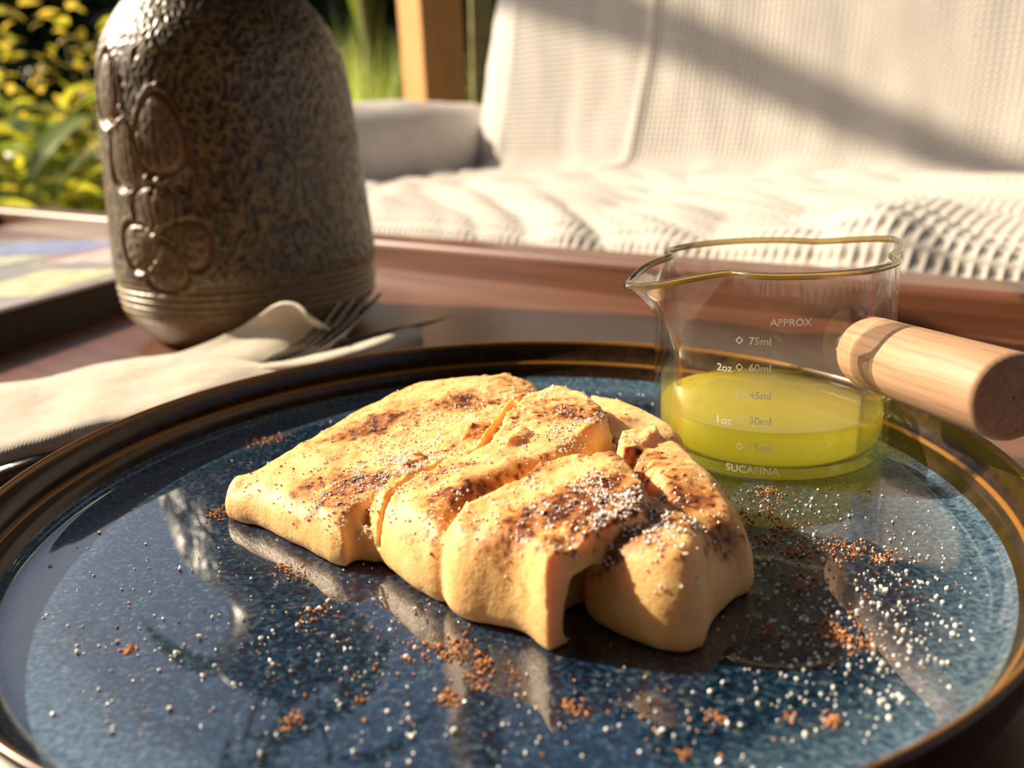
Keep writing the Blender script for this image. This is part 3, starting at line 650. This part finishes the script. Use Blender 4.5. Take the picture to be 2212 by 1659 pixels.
# ================================================================== MEASURING JUG
JC = np.array([.0651, .2126]); JR = .0287; JH = .0472; JB = WZ+.0004
def glassmat(name, tint, rough=0.0, trans=.5):
    b = NB(name)
    g = b.n('BsdfGlass', {'Color': tint+(1,), 'Roughness': rough, 'IOR': 1.47}); t_ = b.n('BsdfTransparent', {'Color': tint+(1,)})
    gl = b.n('BsdfGlossy', {'Color': (1, 1, 1, 1), 'Roughness': .01}); fr = b.n('Fresnel', {'IOR': 1.22})
    thin = b.n('MixShader', {0: b.math('MULTIPLY', fr.outputs[0], .6), 1: t_.outputs[0], 2: gl.outputs[0]})
    mx = b.n('MixShader', {0: trans, 1: g.outputs[0], 2: thin.outputs[0]})
    b.t.links.new(mx.outputs[0], b.out.inputs[0]); return b.m
m_glass = glassmat('jug glass', (1.0, 1.0, .99), 0, .95)
m_glassrim = glassmat('jug glass rim', (.96, .86, .58), 0, .5)
jug = empty('measuring_jug', (JC[0], JC[1], JB), 'small glass measuring jug with wooden handle and yellow syrup', 'jug')
SPA = math.radians(-163)
NA = 240; ang = np.linspace(0, 2*PI, NA, endpoint=False)
def spout(a, z):
    """radius gain and drop of the wall for the two pouring lips"""
    g = np.zeros_like(a); dr = np.zeros_like(a)
    f = np.clip((z-.026)/(JH-.026), 0, 1)
    for s0, am, dz in ((SPA, .0112, .0036), (SPA+PI, .0070, -.0012)):
        d = np.abs((a-s0+PI) % (2*PI)-PI); wdt = .07+.25*f
        g = g+am*f**1.7*np.clip(1-d/wdt/1.9, 0, 1)**1.4; dr = dr+dz*f**4*np.exp(-(d/.34)**2)
        g = g-.0030*f**1.5*np.exp(-((d-.58)/.20)**2)*(am > .008)-.0018*f**1.5*np.exp(-((d-.58)/.20)**2)*(am < .008)
    return g, dr
zz_ = np.concatenate([np.linspace(.0012, .022, 12), np.linspace(.024, JH, 34)])
WT = .0013
def wall(off):
    L = []
    for z in zz_:
        g, dr = spout(ang, z); r = JR-off+g; L.append(np.stack([np.cos(ang)*r, np.sin(ang)*r, z-dr+0*ang], -1))
    return np.array(L)
Wo, Wi = wall(0), wall(WT)
rows = [np.stack([np.cos(ang)*q, np.sin(ang)*q, 0*ang+zq], -1) for q, zq in ((.0002, 0), (.018, 0), (JR-.0022, 0), (JR-.0006, .0003))]
rows += list(Wo)
top = (Wo[-1]+Wi[-1])/2; top = top.copy(); top[:, 2] += .0005; rows.append(top)
rows += list(Wi[::-1][:-1])
rows += [np.stack([np.cos(ang)*q, np.sin(ang)*q, 0*ang+zq], -1) for q, zq in ((JR-WT-.0002, .0030), (JR-.0035, .0020), (.018, .0017), (.0002, .0017))]
rows = np.array(rows); nr = len(rows)
gbody = mk('glass_body', rows.transpose(1, 0, 2).reshape(-1, 3), gridF(NA, nr, True), m_glass, jug)
# fire-polished rim bead
rb = (Wo[-1]+Wi[-1])/2; rb[:, 2] += .0002
bead = []
for i in range(NA):
    T = rb[(i+1) % NA]-rb[i-1]; T /= np.linalg.norm(T); n_ = np.array([rb[i][0], rb[i][1], 0]); n_ -= T*(n_@T); n_ /= np.linalg.norm(n_); k_ = np.cross(T, n_)
    a = np.linspace(0, 2*PI, 12, endpoint=False); bead.append(rb[i]+.00082*(np.outer(np.cos(a), n_)+np.outer(np.sin(a), k_)))
bead = np.array(bead)
Fb = np.array([(i*12+j, ((i+1) % NA)*12+j, ((i+1) % NA)*12+(j+1) % 12, i*12+(j+1) % 12) for i in range(NA) for j in range(12)])
mk('rim_bead', bead.reshape(-1, 3), Fb, m_glassrim, gbody)
# syrup: clear surface, faintly cloudy yellow inside
b = NB('yellow syrup')
t_ = b.n('BsdfTransparent', {'Color': (1, .97, .72, 1)}); gl = b.n('BsdfGlossy', {'Color': (1, 1, 1, 1), 'Roughness': .01})
tr = b.n('BsdfTranslucent', {'Color': (1, .92, .16, 1)})
m1 = b.n('MixShader', {0: .30, 1: t_.outputs[0], 2: tr.outputs[0]})
m3 = b.n('MixShader', {0: b.math('MULTIPLY', b.n('Fresnel', {'IOR': 1.40}).outputs[0], .7), 1: m1.outputs[0], 2: gl.outputs[0]})
vol = b.n('VolumePrincipled', {'Color': (1.0, .80, .13, 1), 'Density': 90.0, 'Anisotropy': .0, 'Absorption Color': (1.0, .92, .30, 1)})
b.t.links.new(m3.outputs[0], b.out.inputs[0]); b.t.links.new(vol.outputs[0], b.out.inputs['Volume']); m_syrup = b.m
LR = JR-WT-.00025; LZ = .0106
V, F = lathe([(.0002, .0021), (.015, .0021), (LR-.0025, .0025), (LR-.0008, .0036), (LR, .0052), (LR, LZ-.0002), (LR-.0003, LZ+.0008), (LR-.0012, LZ+.0002), (LR-.003, LZ), (.012, LZ), (.0002, LZ)], 160)
o = mk('syrup', V, F, m_syrup, jug); o['label'] = 'clear yellow syrup'
# wooden handle : collar + grip
m_hwood = wood('pale beech', (.32, .175, .095), (.48, .295, .18), 9.0, .55, 2, 0, .15, 'Object', .55)
hfar = ray(1868, 756)*(.1965/ray(1868, 756)[1]); hnear = ray(2190, 860)*(.1455/ray(2190, 860)[1])
P0 = np.array([hfar[0]-JC[0], hfar[1]-JC[1], hfar[2]+CAMZ-JB]); P1 = np.array([hnear[0]-JC[0], hnear[1]-JC[1], hnear[2]+CAMZ-JB])
ax = P1-P0; Lh = np.linalg.norm(ax); axn = Vector(ax/Lh)
HRAD = .0081
pr = [(.0002, 0), (HRAD*.62, 0), (HRAD*.82, .0005), (HRAD*.94, .0016), (HRAD, .0036), (HRAD, Lh-.0012), (HRAD-.0004, Lh-.0004), (HRAD-.0012, Lh), (HRAD*.4, Lh), (.0002, Lh)]
V, F = lathe(pr, 72)
hd = mk('handle', V, F, m_hwood, jug); hd['label'] = 'pale turned wooden handle'
hd.location = P0; hd.rotation_euler = axn.to_track_quat('Z', 'Y').to_euler()
for p_ in hd.data.polygons: p_.use_smooth = True
V, F = lathe([(.0002, -.008), (.0032, -.008), (.0036, -.004), (.0036, .002), (.0002, .002)], 32)
st = mk('handle_stub', V, F, m_glass, jug); st.location = P0; st.rotation_euler = hd.rotation_euler
b = NB('white print'); mx = b.n('MixShader', {0: .35, 1: b.n('BsdfDiffuse', {'Color': (1, 1, .97, 1)}).outputs[0], 2: b.n('BsdfTranslucent', {'Color': (1, 1, .97, 1)}).outputs[0]})
b.t.links.new(mx.outputs[0], b.out.inputs[0]); m_print = b.m
def cyl_hit(px, py):
    d = ray(px, py); o = np.array([-JC[0], -JC[1]]); a = d[:2]@d[:2]; bq = 2*(o@d[:2]); c = o@o-(JR+.00012)**2
    t = (-bq-math.sqrt(bq*bq-4*a*c))/(2*a); P = np.array([o[0]+d[0]*t, o[1]+d[1]*t, CAMZ+d[2]*t-JB]); return math.atan2(P[1], P[0]), P[2]
def word(txt, px0, px1, pyb, name='scale_print'):
    """printed word, baseline from (px0,pyb); width measured on the glass"""
    a0, z0 = cyl_hit(px0, pyb); a1, z1 = cyl_hit(px1, pyb+.045*(px1-px0)*0)
    cu = bpy.data.curves.new('t', 'FONT'); cu.body = txt; cu.size = 1.0; cu.resolution_u = 3; cu.offset = .009
    ob = bpy.data.objects.new('t', cu); COL.objects.link(ob)
    bpy.context.view_layer.update()
    me = bpy.data.meshes.new_from_object(ob.evaluated_get(bpy.context.evaluated_depsgraph_get()))
    bpy.data.objects.remove(ob)
    bm = bmesh.new(); bm.from_mesh(me); bmesh.ops.triangulate(bm, faces=bm.faces[:])
    P = np.array([v.co[:] for v in bm.verts]); Fq = [tuple(v.index for v in f.verts) for f in bm.faces]; bm.free()
    P[:, 0] -= P[:, 0].min(); wd = P[:, 0].max()
    da = (a1-a0+PI) % (2*PI)-PI; sc = abs(da)*JR/wd
    a = a0+da*P[:, 0]/wd; z = z0+P[:, 1]*sc*1.0; r = JR+.00012
    return mk(name, np.stack([np.cos(a)*r, np.sin(a)*r, z], -1), Fq, m_print, gbody, False)
def diamond(px, py):
    a0, z0 = cyl_hit(px, py); w_, i_ = .00085, .00058; pts = []
    for k in (w_, i_):
        for dx, dz in ((0, k), (k, 0), (0, -k), (-k, 0)): a = a0+dx/JR; pts.append((math.cos(a)*(JR+.00012), math.sin(a)*(JR+.00012), z0+dz*1.05))
    mk('scale_mark', pts, [(i, (i+1) % 4, 4+(i+1) % 4, 4+i) for i in range(4)], m_print, gbody, False)
word('APPROX', 1663, 1754, 704)
for oz, ml, y in ((None, '75ml', 744), ('2oz', '60ml', 802), (None, '45ml', 861), ('1oz', '30ml', 916), (None, '15ml', 973)):
    diamond(1597, y-9); word(ml, 1618, 1665, y)
    if oz: word(oz, 1549, 1581, y-3)
word('SUCAFINA', 1568, 1684, 1015, 'maker_print')

# ================================================================== NAPKIN, FORK, KNIFE
b = NB('cream linen'); uv = b.coord('UV'); sx = b.n('SeparateXYZ', {'Vector': uv})
wx = b.math('SINE', b.math('MULTIPLY', sx.outputs[0], 2*PI/.0011)); wy = b.math('SINE', b.math('MULTIPLY', sx.outputs[1], 2*PI/.0011))
wvx = b.math('MULTIPLY', wx, wy); n = b.noise(b.coord('Object'), 700, 3)
m_linen = b.pbr(b.ramp(b.math('ADD', b.math('MULTIPLY', wvx, .25), n), [(.2, (.52, .46, .38)), (.8, (.66, .595, .50))]), .95, b.bump(wvx, .35, .0005), Sheen_Weight=.15)
nap = empty('linen_napkin', tuple(U(300, 850, 0)), 'cream linen napkin folded round the cutlery beside the plate', 'napkin')
def patch(name, G, nu, nv, noiseamp=.0008, thick=.0012, seed=0.):
    R = []
    for row in G:
        R.append(catmull([U(a, c, z) for a, c, z in row], nu))
    R = np.array(R)                                 # rows x nu x 3
    W = np.stack([catmull(R[:, i], nv) for i in range(nu)], 0)
    du = np.r_[0, np.cumsum(np.linalg.norm(np.diff(W[:, nv//2], axis=0), axis=1))]; dv = np.r_[0, np.cumsum(np.linalg.norm(np.diff(W[nu//2], axis=0), axis=1))]
    W[..., 2] += noiseamp*fbm(W[..., 0]*60+seed, W[..., 1]*60, seed, 3); W[..., 2] = np.maximum(W[..., 2], .0009)
    o = mk(name, (W-np.array(nap.location)).reshape(-1, 3), gridF(nu, nv), m_linen, nap)
    a, c = np.meshgrid(du, dv, indexing='ij'); set_uv(o, np.stack([a.ravel(), c.ravel()], 1))
    m = o.modifiers.new('thick', 'SOLIDIFY'); m.thickness = thick; m.offset = -1
    return o
patch('top_fold', [
    [(-260, 925, .001), (-60, 850, .002), (100, 822, .004), (190, 800, .005), (330, 776, .008), (430, 775, .0085), (560, 790, .009)],
    [(-260, 950, .0075), (-60, 865, .0095), (100, 836, .009), (200, 808, .0098), (330, 786, .0105), (440, 781, .0110), (575, 794, .0105)],
    [(-260, 1000, .0085), (-50, 915, .0105), (110, 880, .0090), (210, 850, .0108), (345, 825, .0100), (470, 806, .0115), (620, 802, .0095)],
    [(-250, 1075, .0080), (-40, 992, .0090), (130, 945, .0098), (230, 915, .0092), (380, 880, .0098), (500, 846, .0085), (660, 820, .007)],
    [(-240, 1120, .001), (-20, 1040, .001), (150, 985, .001), (260, 950, .001), (400, 915, .001), (530, 880, .001), (680, 842, .001)]], 150, 60, .0009, .0014, 2.)
patch('back_flap', [
    [(300, 790, .003), (420, 757, .006), (505, 718, .012), (560, 680, .020), (600, 655, .0275), (640, 655, .0285), (682, 688, .023), (735, 722, .012)],
    [(300, 800, .003), (430, 770, .005), (520, 740, .0085), (580, 712, .0135), (620, 692, .018), (660, 690, .0185), (700, 715, .013), (760, 738, .006)],
    [(320, 812, .003), (450, 785, .0045), (540, 768, .006), (600, 752, .0075), (650, 742, .0085), (700, 738, .0085), (750, 745, .006), (800, 742, .003)],
    [(350, 830, .002), (470, 800, .003), (560, 790, .003), (630, 778, .0035), (690, 768, .003), (750, 760, .002), (800, 752, .002), (850, 742, .0015)]], 110, 40, .0004, .0012, 5.)
patch('side_roll', [
    [(545, 795, .0065), (640, 780, .006), (740, 757, .0055), (810, 738, .005), (865, 724, .004), (893, 718, .003)],
    [(555, 797, .0105), (650, 783, .0115), (750, 760, .0125), (815, 738, .0125), (872, 716, .0115), (898, 716, .0075)],
    [(580, 806, .0095), (680, 795, .0105), (770, 774, .0115), (830, 752, .0115), (885, 728, .010), (908, 728, .0065)],
    [(620, 830, .001), (700, 815, .001), (790, 795, .001), (850, 775, .001), (895, 752, .001), (910, 742, .001)]], 90, 40, .0005, .0014, 8.)
b = NB('worn steel'); n = b.noise(b.coord('Object'), 900, 4)
m_steel = b.pbr((.28, .25, .22), b.ramp(n, [(.3, .16), (.7, .34)]), b.bump(n, .15, .0004), Metallic=1.0)
fork = empty('dinner_fork', tuple(U(632, 762, .008)), 'dark steel fork with four upturned tines resting on the napkin', 'fork')
r0 = U(635, 762, .0118); t0 = np.array([.0215, .0315, .0140]); acr = np.array([.0165, -.0075, .0035]); loc = np.array(fork.location)
for k in range(4):
    s = (k/3-.5); base = r0+acr*s*.9-t0*.10-np.array([0, 0, .0004]); tipk = r0+t0+acr*s*1.08
    bowk = np.array([0, 0, -.0028])
    P = [base+(tipk-base)*q+bowk*math.sin(PI*q)*1.0 for q in np.linspace(0, 1, 14)]
    V, F = tube(np.array(P)-loc, [.0015+.0*q if q < .75 else .0015-.0009*(q-.75)/.25 for q in np.linspace(0, 1, 14)], 10); mk('tine', V, F, m_steel, fork)
hdir = -np.array([t0[0], t0[1], 0]); hdir /= np.linalg.norm(hdir); an = acr/np.linalg.norm(acr)
def slab(C, Wd, Tk):
    Vs = []; Fs = []
    for c, w_, t__ in zip(C, Wd, Tk):
        for a in np.linspace(0, 2*PI, 14, endpoint=False): Vs.append(c+an*w_*math.cos(a)+np.array([0, 0, 1])*t__*math.sin(a))
    n_ = len(C)
    for i in range(n_-1):
        for j in range(14): Fs.append((i*14+j, i*14+(j+1) % 14, (i+1)*14+(j+1) % 14, (i+1)*14+j))
    Fs += [tuple(range(13, -1, -1)), tuple((n_-1)*14+j for j in range(14))]
    return np.array(Vs)-loc, Fs
qs = np.array([-.003, .004, .012, .02, .03, .05, .08, .12])
zc = np.array([.0120, .0116, .0108, .0092, .0070, .0058, .0055, .0050])
C_ = [np.array([r0[0], r0[1], 0])+hdir*q+np.array([0, 0, z]) for q, z in zip(qs, zc)]
V, F = slab(C_[:4], [.0098, .0094, .0070, .0036], [.0019, .0018, .0016, .0013]); mk('head', V, F, m_steel, fork)
V, F = slab(C_[3:], [.0036, .0032, .0034, .0050, .0085], [.0013]*5); mk('handle', V, F, m_steel, fork)
knife = empty('table_knife', tuple(U(700, 760, .008)), 'thin steel table knife lying along the napkin edge', 'knife')
loc = np.array(knife.location)
ka, kb = U(560, 790, .0085), U(979, 681, .0105)
kd = (kb-ka); nk = np.array([kd[1], -kd[0], 0]); nk /= np.linalg.norm(nk)
Vs = []; Fs = []
qq = np.linspace(0, 1, 24)
for q in qq:
    c = ka+kd*q; hb = .0038*min(1, (1-q)*3.0+.03); th_ = .0007
    for s_, t__ in ((-1, -1), (1, -1), (1, 1), (-1, 1)): Vs.append(c+nk*th_*s_+np.array([0, 0, 1])*hb*(.35*t__ if t__ > 0 else .65*t__))
for i in range(23):
    for j in range(4): Fs.append((i*4+j, i*4+(j+1) % 4, (i+1)*4+(j+1) % 4, (i+1)*4+j))
Fs += [(3, 2, 1, 0), (92, 93, 94, 95)]
mk('blade', np.array(Vs)-loc, Fs, m_steel, knife, False)
V, F = tube(np.array([ka-kd/np.linalg.norm(kd)*q+np.array([0, 0, -.0005-q*.02]) for q in np.linspace(-.002, .085, 8)])-loc, [.0022, .003, .0035, .0036, .0036, .0038, .0040, .003], 12); mk('handle', V, F, m_steel, knife)

# ================================================================== BOOK
m_cover = simple('grey glossy cover', (.55, .53, .60), .22, 60, .10, Coat_Weight=.4); m_pages = simple('dark page block', (.030, .022, .018), .6, 300, .3)
BT = .0195
c0 = U(0, 668, BT)[:2]; c1 = U(286, 590, BT)[:2]; d1 = (c1-c0)/np.linalg.norm(c1-c0); d2 = np.array([-d1[1], d1[0]])
org = c0-d1*.06
book = empty('picture_book', (org[0], org[1], 0), 'thick dark-edged book with glossy pictures on its cover behind the vase', 'book')
book.rotation_euler = (0, 0, math.atan2(d1[1], d1[0]))
o = mk('page_block', *box((.155, .115, .0095), (.30, .222, .0160)), m_pages, book, False)
fcov = bevel(mk('cover', *box((.155, .115, BT-.001), (.31, .23, .002)), m_cover, book, False), .0006)
o = bevel(mk('cover', *box((.155, .115, .001), (.31, .23, .0018)), m_pages, book, False), .0006)
def pic(x0, x1, y0, y1, colr, name='picture', rot=0):
    mt = simple('print', colr, .25, 90, .35)
    o = mk(name, *box((0, 0, 0), (x1-x0, y1-y0, .0004)), mt, fcov, False); o.location = ((x0+x1)/2, (y0+y1)/2, BT+.0002); o.rotation_euler = (0, 0, rot)
pic(.085, .165, .010, .060, (.88, .78, .52), rot=.10); pic(.05, .075, .03, .10, (.85, .82, .72), rot=.1); pic(.19, .26, .02, .09, (.78, .66, .66)); pic(.23, .29, .10, .19, (.35, .42, .75)); pic(.17, .22, .11, .20, (.62, .68, .56)); pic(.09, .15, .09, .19, (.70, .72, .80)); pic(.20, .28, .094, .099, (.7, .35, .35))

# ================================================================== GARDEN
def leafmesh(name, L, W, bend, fold, nseg=9, taper=1.0, mat=None):
    V = []; F = []
    for i in range(nseg+1):
        t = i/nseg; ang_ = bend*t; x = L*(math.sin(ang_)/bend if abs(bend) > 1e-3 else t); z = -L*((1-math.cos(ang_))/bend if abs(bend) > 1e-3 else 0)
        wd = W*math.sin(PI*min(1, (t*.93+.05)**taper))+.0005
        for s in (-1, 0, 1): V.append((x, s*wd, z+abs(s)*fold*wd))
    for i in range(nseg):
        for j in (0, 1): a = i*3+j; F.append((a, a+1, a+4, a+3))
    me = bpy.data.meshes.new(name); me.from_pydata(V, [], F); me.update()
    for p_ in me.polygons: p_.use_smooth = True
    if mat: me.materials.append(mat)
    return me
def leafmat(name, col, trans=.5):
    b = NB(name); n = b.noise(b.coord('Object'), 9, 3)
    c = b.ramp(n, [(.3, tuple(x*.75 for x in col)), (.7, col)])
    d = b.n('BsdfPrincipled', {'Base Color': c, 'Roughness': .35}); t_ = b.n('BsdfTranslucent', {'Color': c})
    mx = b.n('MixShader', {0: trans, 1: d.outputs[0], 2: t_.outputs[0]}); b.t.links.new(mx.outputs[0], b.out.inputs[0]); return b.m
m_l1 = leafmat('yellow-green leaf', (.66, .62, .05), .6); m_l2 = leafmat('mid green leaf', (.32, .40, .05)); m_l3 = leafmat('dark green leaf', (.035, .06, .018), .3)
m_l4 = leafmat('golden leaf', (.85, .62, .09), .6); m_l5 = leafmat('fresh grass', (.62, .72, .18), .6); m_stem = simple('stem', (.12, .09, .04), .8, 30)
LM = [leafmesh('leaf_blade', .30, .020, 1.2, .35, mat=m_l1), leafmesh('leaf_blade', .26, .026, .9, .3, mat=m_l2), leafmesh('leaf_blade', .24, .03, 1.4, .25, mat=m_l3), leafmesh('leaf_blade', .07, .016, .5, .2, 5, mat=m_l4), leafmesh('leaf_blade', .08, .02, .5, .2, 5, mat=m_l1)]
def plant(name, loc, h, n, kinds, spread, label, cat, group=None, sc=1.0):
    r = empty(name, loc, label, cat, group)
    V, F = tube(catmull([(0, 0, 0), (.02, .01, h*.4), (-.01, 0, h*.9)], 8), np.linspace(.012, .004, 8), 7); mk('stem', V, F, m_stem, r)
    for i in range(n):
        k = random.choice(kinds); o = bpy.data.objects.new('leaf', LM[k]); COL.objects.link(o); o.parent = r
        zf = random.random()
        rr = random.uniform(0, spread)*(1-.3*zf); a = random.uniform(0, 2*PI)
        o.location = (rr*math.cos(a), rr*math.sin(a), h*(.15+.85*zf))
        o.rotation_euler = (random.uniform(-.5, .5), random.uniform(-1.0, .25), a+random.uniform(-.9, .9)); s = sc*random.uniform(.6, 1.15); o.scale = (s, s, s)
    return r
GZ_ = -.60
def at(px, Y): d = ray(px, 300); return d[0]/d[1]*Y
for i, (px, Y, h, n, kinds, spr, lab) in enumerate([
    (60, 2.0, .62, 80, [0, 0, 1], .16, 'yellow-green strap-leaved garden plant at the far left edge'),
    (215, 2.2, .60, 80, [0, 1, 1], .16, 'green strap-leaved garden plant close behind the vase'),
    (140, 2.6, .78, 90, [0, 1], .20, 'taller strap-leaved garden plant between two lower ones'),
    (-40, 2.4, .80, 40, [0, 1, 2], .2, 'leafy garden plant cut off by the left picture edge'),
    (300, 2.7, .70, 40, [1, 2], .22, 'dark leafy garden plant mostly hidden behind the vase')]):
    plant('strap_leaf_plant', (at(px, Y), Y, GZ_), h, n, kinds, spr, lab, 'plant', 'strap-leaved plants left of the vase', 1.25)
for i, (px, Y, h, lab) in enumerate([(40, 3.4, 1.15, 'golden flowering shrub at the upper left'), (185, 3.6, 1.18, 'golden flowering shrub beside the vase shoulder')]):
    plant('golden_shrub', (at(px, Y), Y, GZ_), h, 150, [3, 3, 4], .42, lab, 'shrub', 'golden shrubs in the garden', 1.25)
plant('low_dark_plant', (at(90, 1.75), 1.75, GZ_), .40, 40, [2, 2, 1], .20, 'low plant with leaves coloured dark for the shade under the strap leaves', 'plant')  # dark leaf colour stands in for shade among the plant bases
plant('low_dark_plant', (at(230, 1.8), 1.8, GZ_), .42, 40, [2, 2], .20, 'low plant with leaves coloured dark for the shade left of the vase foot', 'plant')
# tall grass clump, right of the vase
def grass(name, cx, cy, rx, ry, h, n, mat):
    V = []; F = []
    for i in range(n):
        x = cx+rng.normal()*rx; y = cy+rng.normal()*ry; a = rng.uniform(0, 2*PI); l = h*rng.uniform(.6, 1.1); lean = rng.uniform(.05, .35); wd = .006
        b0 = len(V)
        for t in (0, .35, .7, 1):
            ww = wd*(1-t*.95); dx = lean*l*t*t
            V.append((x+dx*math.cos(a)-ww*math.sin(a), y+dx*math.sin(a)+ww*math.cos(a), GZ_+l*t)); V.append((x+dx*math.cos(a)+ww*math.sin(a), y+dx*math.sin(a)-ww*math.cos(a), GZ_+l*t))
        for k in range(3): F.append((b0+2*k, b0+2*k+1, b0+2*k+3, b0+2*k+2))
    return mk(name, V, F, mat, None, False)
tag(grass('tall_grass', at(800, 4.6), 4.6, .45, .4, 1.05, 2600, m_l5), 'bright sunlit tall grass between the vase and the post', 'grass', kind='stuff')
# trees
def crown(c, rx, rz, n, L, mat):
    P = rng.normal(size=(n, 3)); P /= np.linalg.norm(P, axis=1)[:, None]; P *= (rng.uniform(.25, 1, n)**.45)[:, None]*[rx, rx, rz]
    P += np.array(c); R = rrot(n)
    q = np.array([(-.5, -.16, 0), (0, -.22, .04), (.5, 0, 0), (0, .22, .04), (-.5, .16, 0)])*L
    V = np.einsum('nij,kj->nki', R, q)*rng.uniform(.6, 1.3, (n, 1, 1))+P[:, None, :]
    i = np.arange(n)*5; F = np.stack([np.stack([i, i+1, i+3, i+4], 1), np.stack([i+1, i+2, i+2, i+3], 1)], 1).reshape(-1, 4)
    T = [tuple(f) if f[1] != f[2] else (f[0], f[1], f[3]) for f in F.tolist()]
    return V.reshape(-1, 3), T
def tree(loc, h, rx, rz, n, L, mat, label, group='trees around the veranda'):
    r = empty('garden_tree', loc, label, 'tree', group)
    V, F = tube(catmull([(0, 0, 0), (.05, .02, h*.4), (0, 0, h)], 8), np.linspace(.07, .03, 8), 8); mk('trunk', V, F, m_stem, r)
    V, F = crown((0, 0, h), rx, rz, n, L, mat); o = mk('crown', V, F, mat, r, False); o['kind'] = 'stuff'; return r
tree((-2.5, 7.0, GZ_), 1.6, 1.3, 1.3, 2800, .20, m_l3, 'dense dark tree closing the garden behind the golden shrubs')
tree((-3.9, 6.4, GZ_), 1.2, 1.4, 1.0, 2800, .20, m_l3, 'dense dark tree furthest left in the garden')
tree((-.15, 6.6, GZ_), 2.2, 1.1, 1.3, 2200, .20, m_l3, 'dark tree above the grey wall behind the post')
tree((1.6, 3.9, GZ_), 1.9, 1.5, 2.2, 7000, .22, m_l3, 'dark tree standing behind the sofa back')
tree((3.9, 2.6, GZ_), 1.9, 1.5, 2.2, 7000, .22, m_l3, 'dark tree right of the sofa')
tree((.35, 5.0, GZ_), 1.9, .9, 1.9, 4200, .20, m_l3, 'dark tree seen between post and sofa')
# palm fronds by the wall
pf = empty('palm', (at(790, 4.2), 4.2, GZ_), 'drooping palm fronds hanging above the grass beside the post', 'palm')
V, F = tube(catmull([(0, .6, 0), (.02, .5, .9), (0, .3, 1.75)], 10), np.linspace(.07, .05, 10), 10); mk('trunk', V, F, m_stem, pf)
fm = leafmesh('frond', .95, .10, 1.9, .2, 12, mat=m_l2)
for k in range(9):
    o = bpy.data.objects.new('frond', fm); COL.objects.link(o); o.parent = pf; o.location = (0, .3, 1.72); a = k*2*PI/9+.3
    o.rotation_euler = (0, -.45+.25*(k % 3), a)
# bamboo canes between post and sofa
for i, px in enumerate((1022, 1040, 1056)):
    x = at(px, 3.0)
    V, F = tube([(0, 0, 0), (.01, 0, .6), (.03, 0, 1.3), (.06, 0, 2.3)], [.013, .012, .011, .008], 8)
    o = mk('bamboo_cane', V, F, simple('cane', (.38, .33, .14), .5, 30, .3)); o.location = (x, 3.0, GZ_)
    tag(o, ['bamboo cane nearest the dark side of the post', 'middle one of three bamboo canes by the sofa', 'bamboo cane nearest the sofa back'][i], 'bamboo', 'bamboo canes behind the sofa')
# unseen tree, added so its limb throws the slanting shadow on the sofa back
def back_hit(px, py):
    d = ray(px, py); p0 = TV(0, .632, .075); n_ = np.array([VV[0], VV[1], -.24]); o = np.array([0, 0, CAMZ]); t = ((p0-o)@n_)/(d@n_); return o+d*t
sa, sb = back_hit(1180, -10), back_hit(1950, 300)
dq = np.array(SUN)*3.2
pa, pb = sa+dq, sb+dq; e_ = pb-pa
lt = empty('shadow_limb_tree', (pa[0]-e_[0]*.9, pa[1]-e_[1]*.9, GZ_), 'unseen added tree whose long drooping limb shadows the sofa back', 'tree')
o3 = np.array(lt.location)
V, F = tube(catmull([(0, 0, 0), (.03, 0, 1.2), (0, 0, 2.9), (.05, .02, 3.8)], 12), np.linspace(.10, .05, 12), 12); mk('trunk', V, F, m_stem, lt)
P = catmull(np.array([pa-e_*.88, pa-e_*.4, pa, (pa+pb)/2+[0, 0, .012], pb, pb+e_*.35])-o3, 24)
V, F = tube(P, np.linspace(.045, .020, 24), 10); mk('limb', V, F, m_stem, lt)
V, F = crown((0, 0, 4.3), .9, .5, 200, .22, m_l3); o = mk('crown', V, F, m_l3, lt, False); o['kind'] = 'stuff'

# ------------------------------------------------------------------ cuttings standing in the vase (seen mirrored in the plate)
for i, (a, ln, out, lab) in enumerate(((2.6, .20, .10, 'leafy cutting leaning left out of the vase'), (1.4, .24, .05, 'upright leafy cutting in the vase'))):
    r = empty('vase_cutting', (VC[0], VC[1], .02), lab, 'cutting', 'cuttings in the stoneware vase')
    P = catmull([(.006*math.cos(a), .006*math.sin(a), -.005), (.012*math.cos(a), .012*math.sin(a), .15), (out*.5*math.cos(a), out*.5*math.sin(a), .18+ln*.35), (out*math.cos(a), out*math.sin(a), .17+ln)], 16)
    V, F = tube(P, np.linspace(.0022, .001, 16), 7); mk('stem', V, F, m_stem, r)
    for k in range(9):
        q = P[7+k] if 7+k < 16 else P[-1]
        o = bpy.data.objects.new('leaf', LM[2]); COL.objects.link(o); o.parent = r; o.location = q; o.rotation_euler = (random.uniform(-.6, .6), random.uniform(-.9, -.1), a+random.uniform(-1.9, 1.9)); o.scale = (.32,)*3
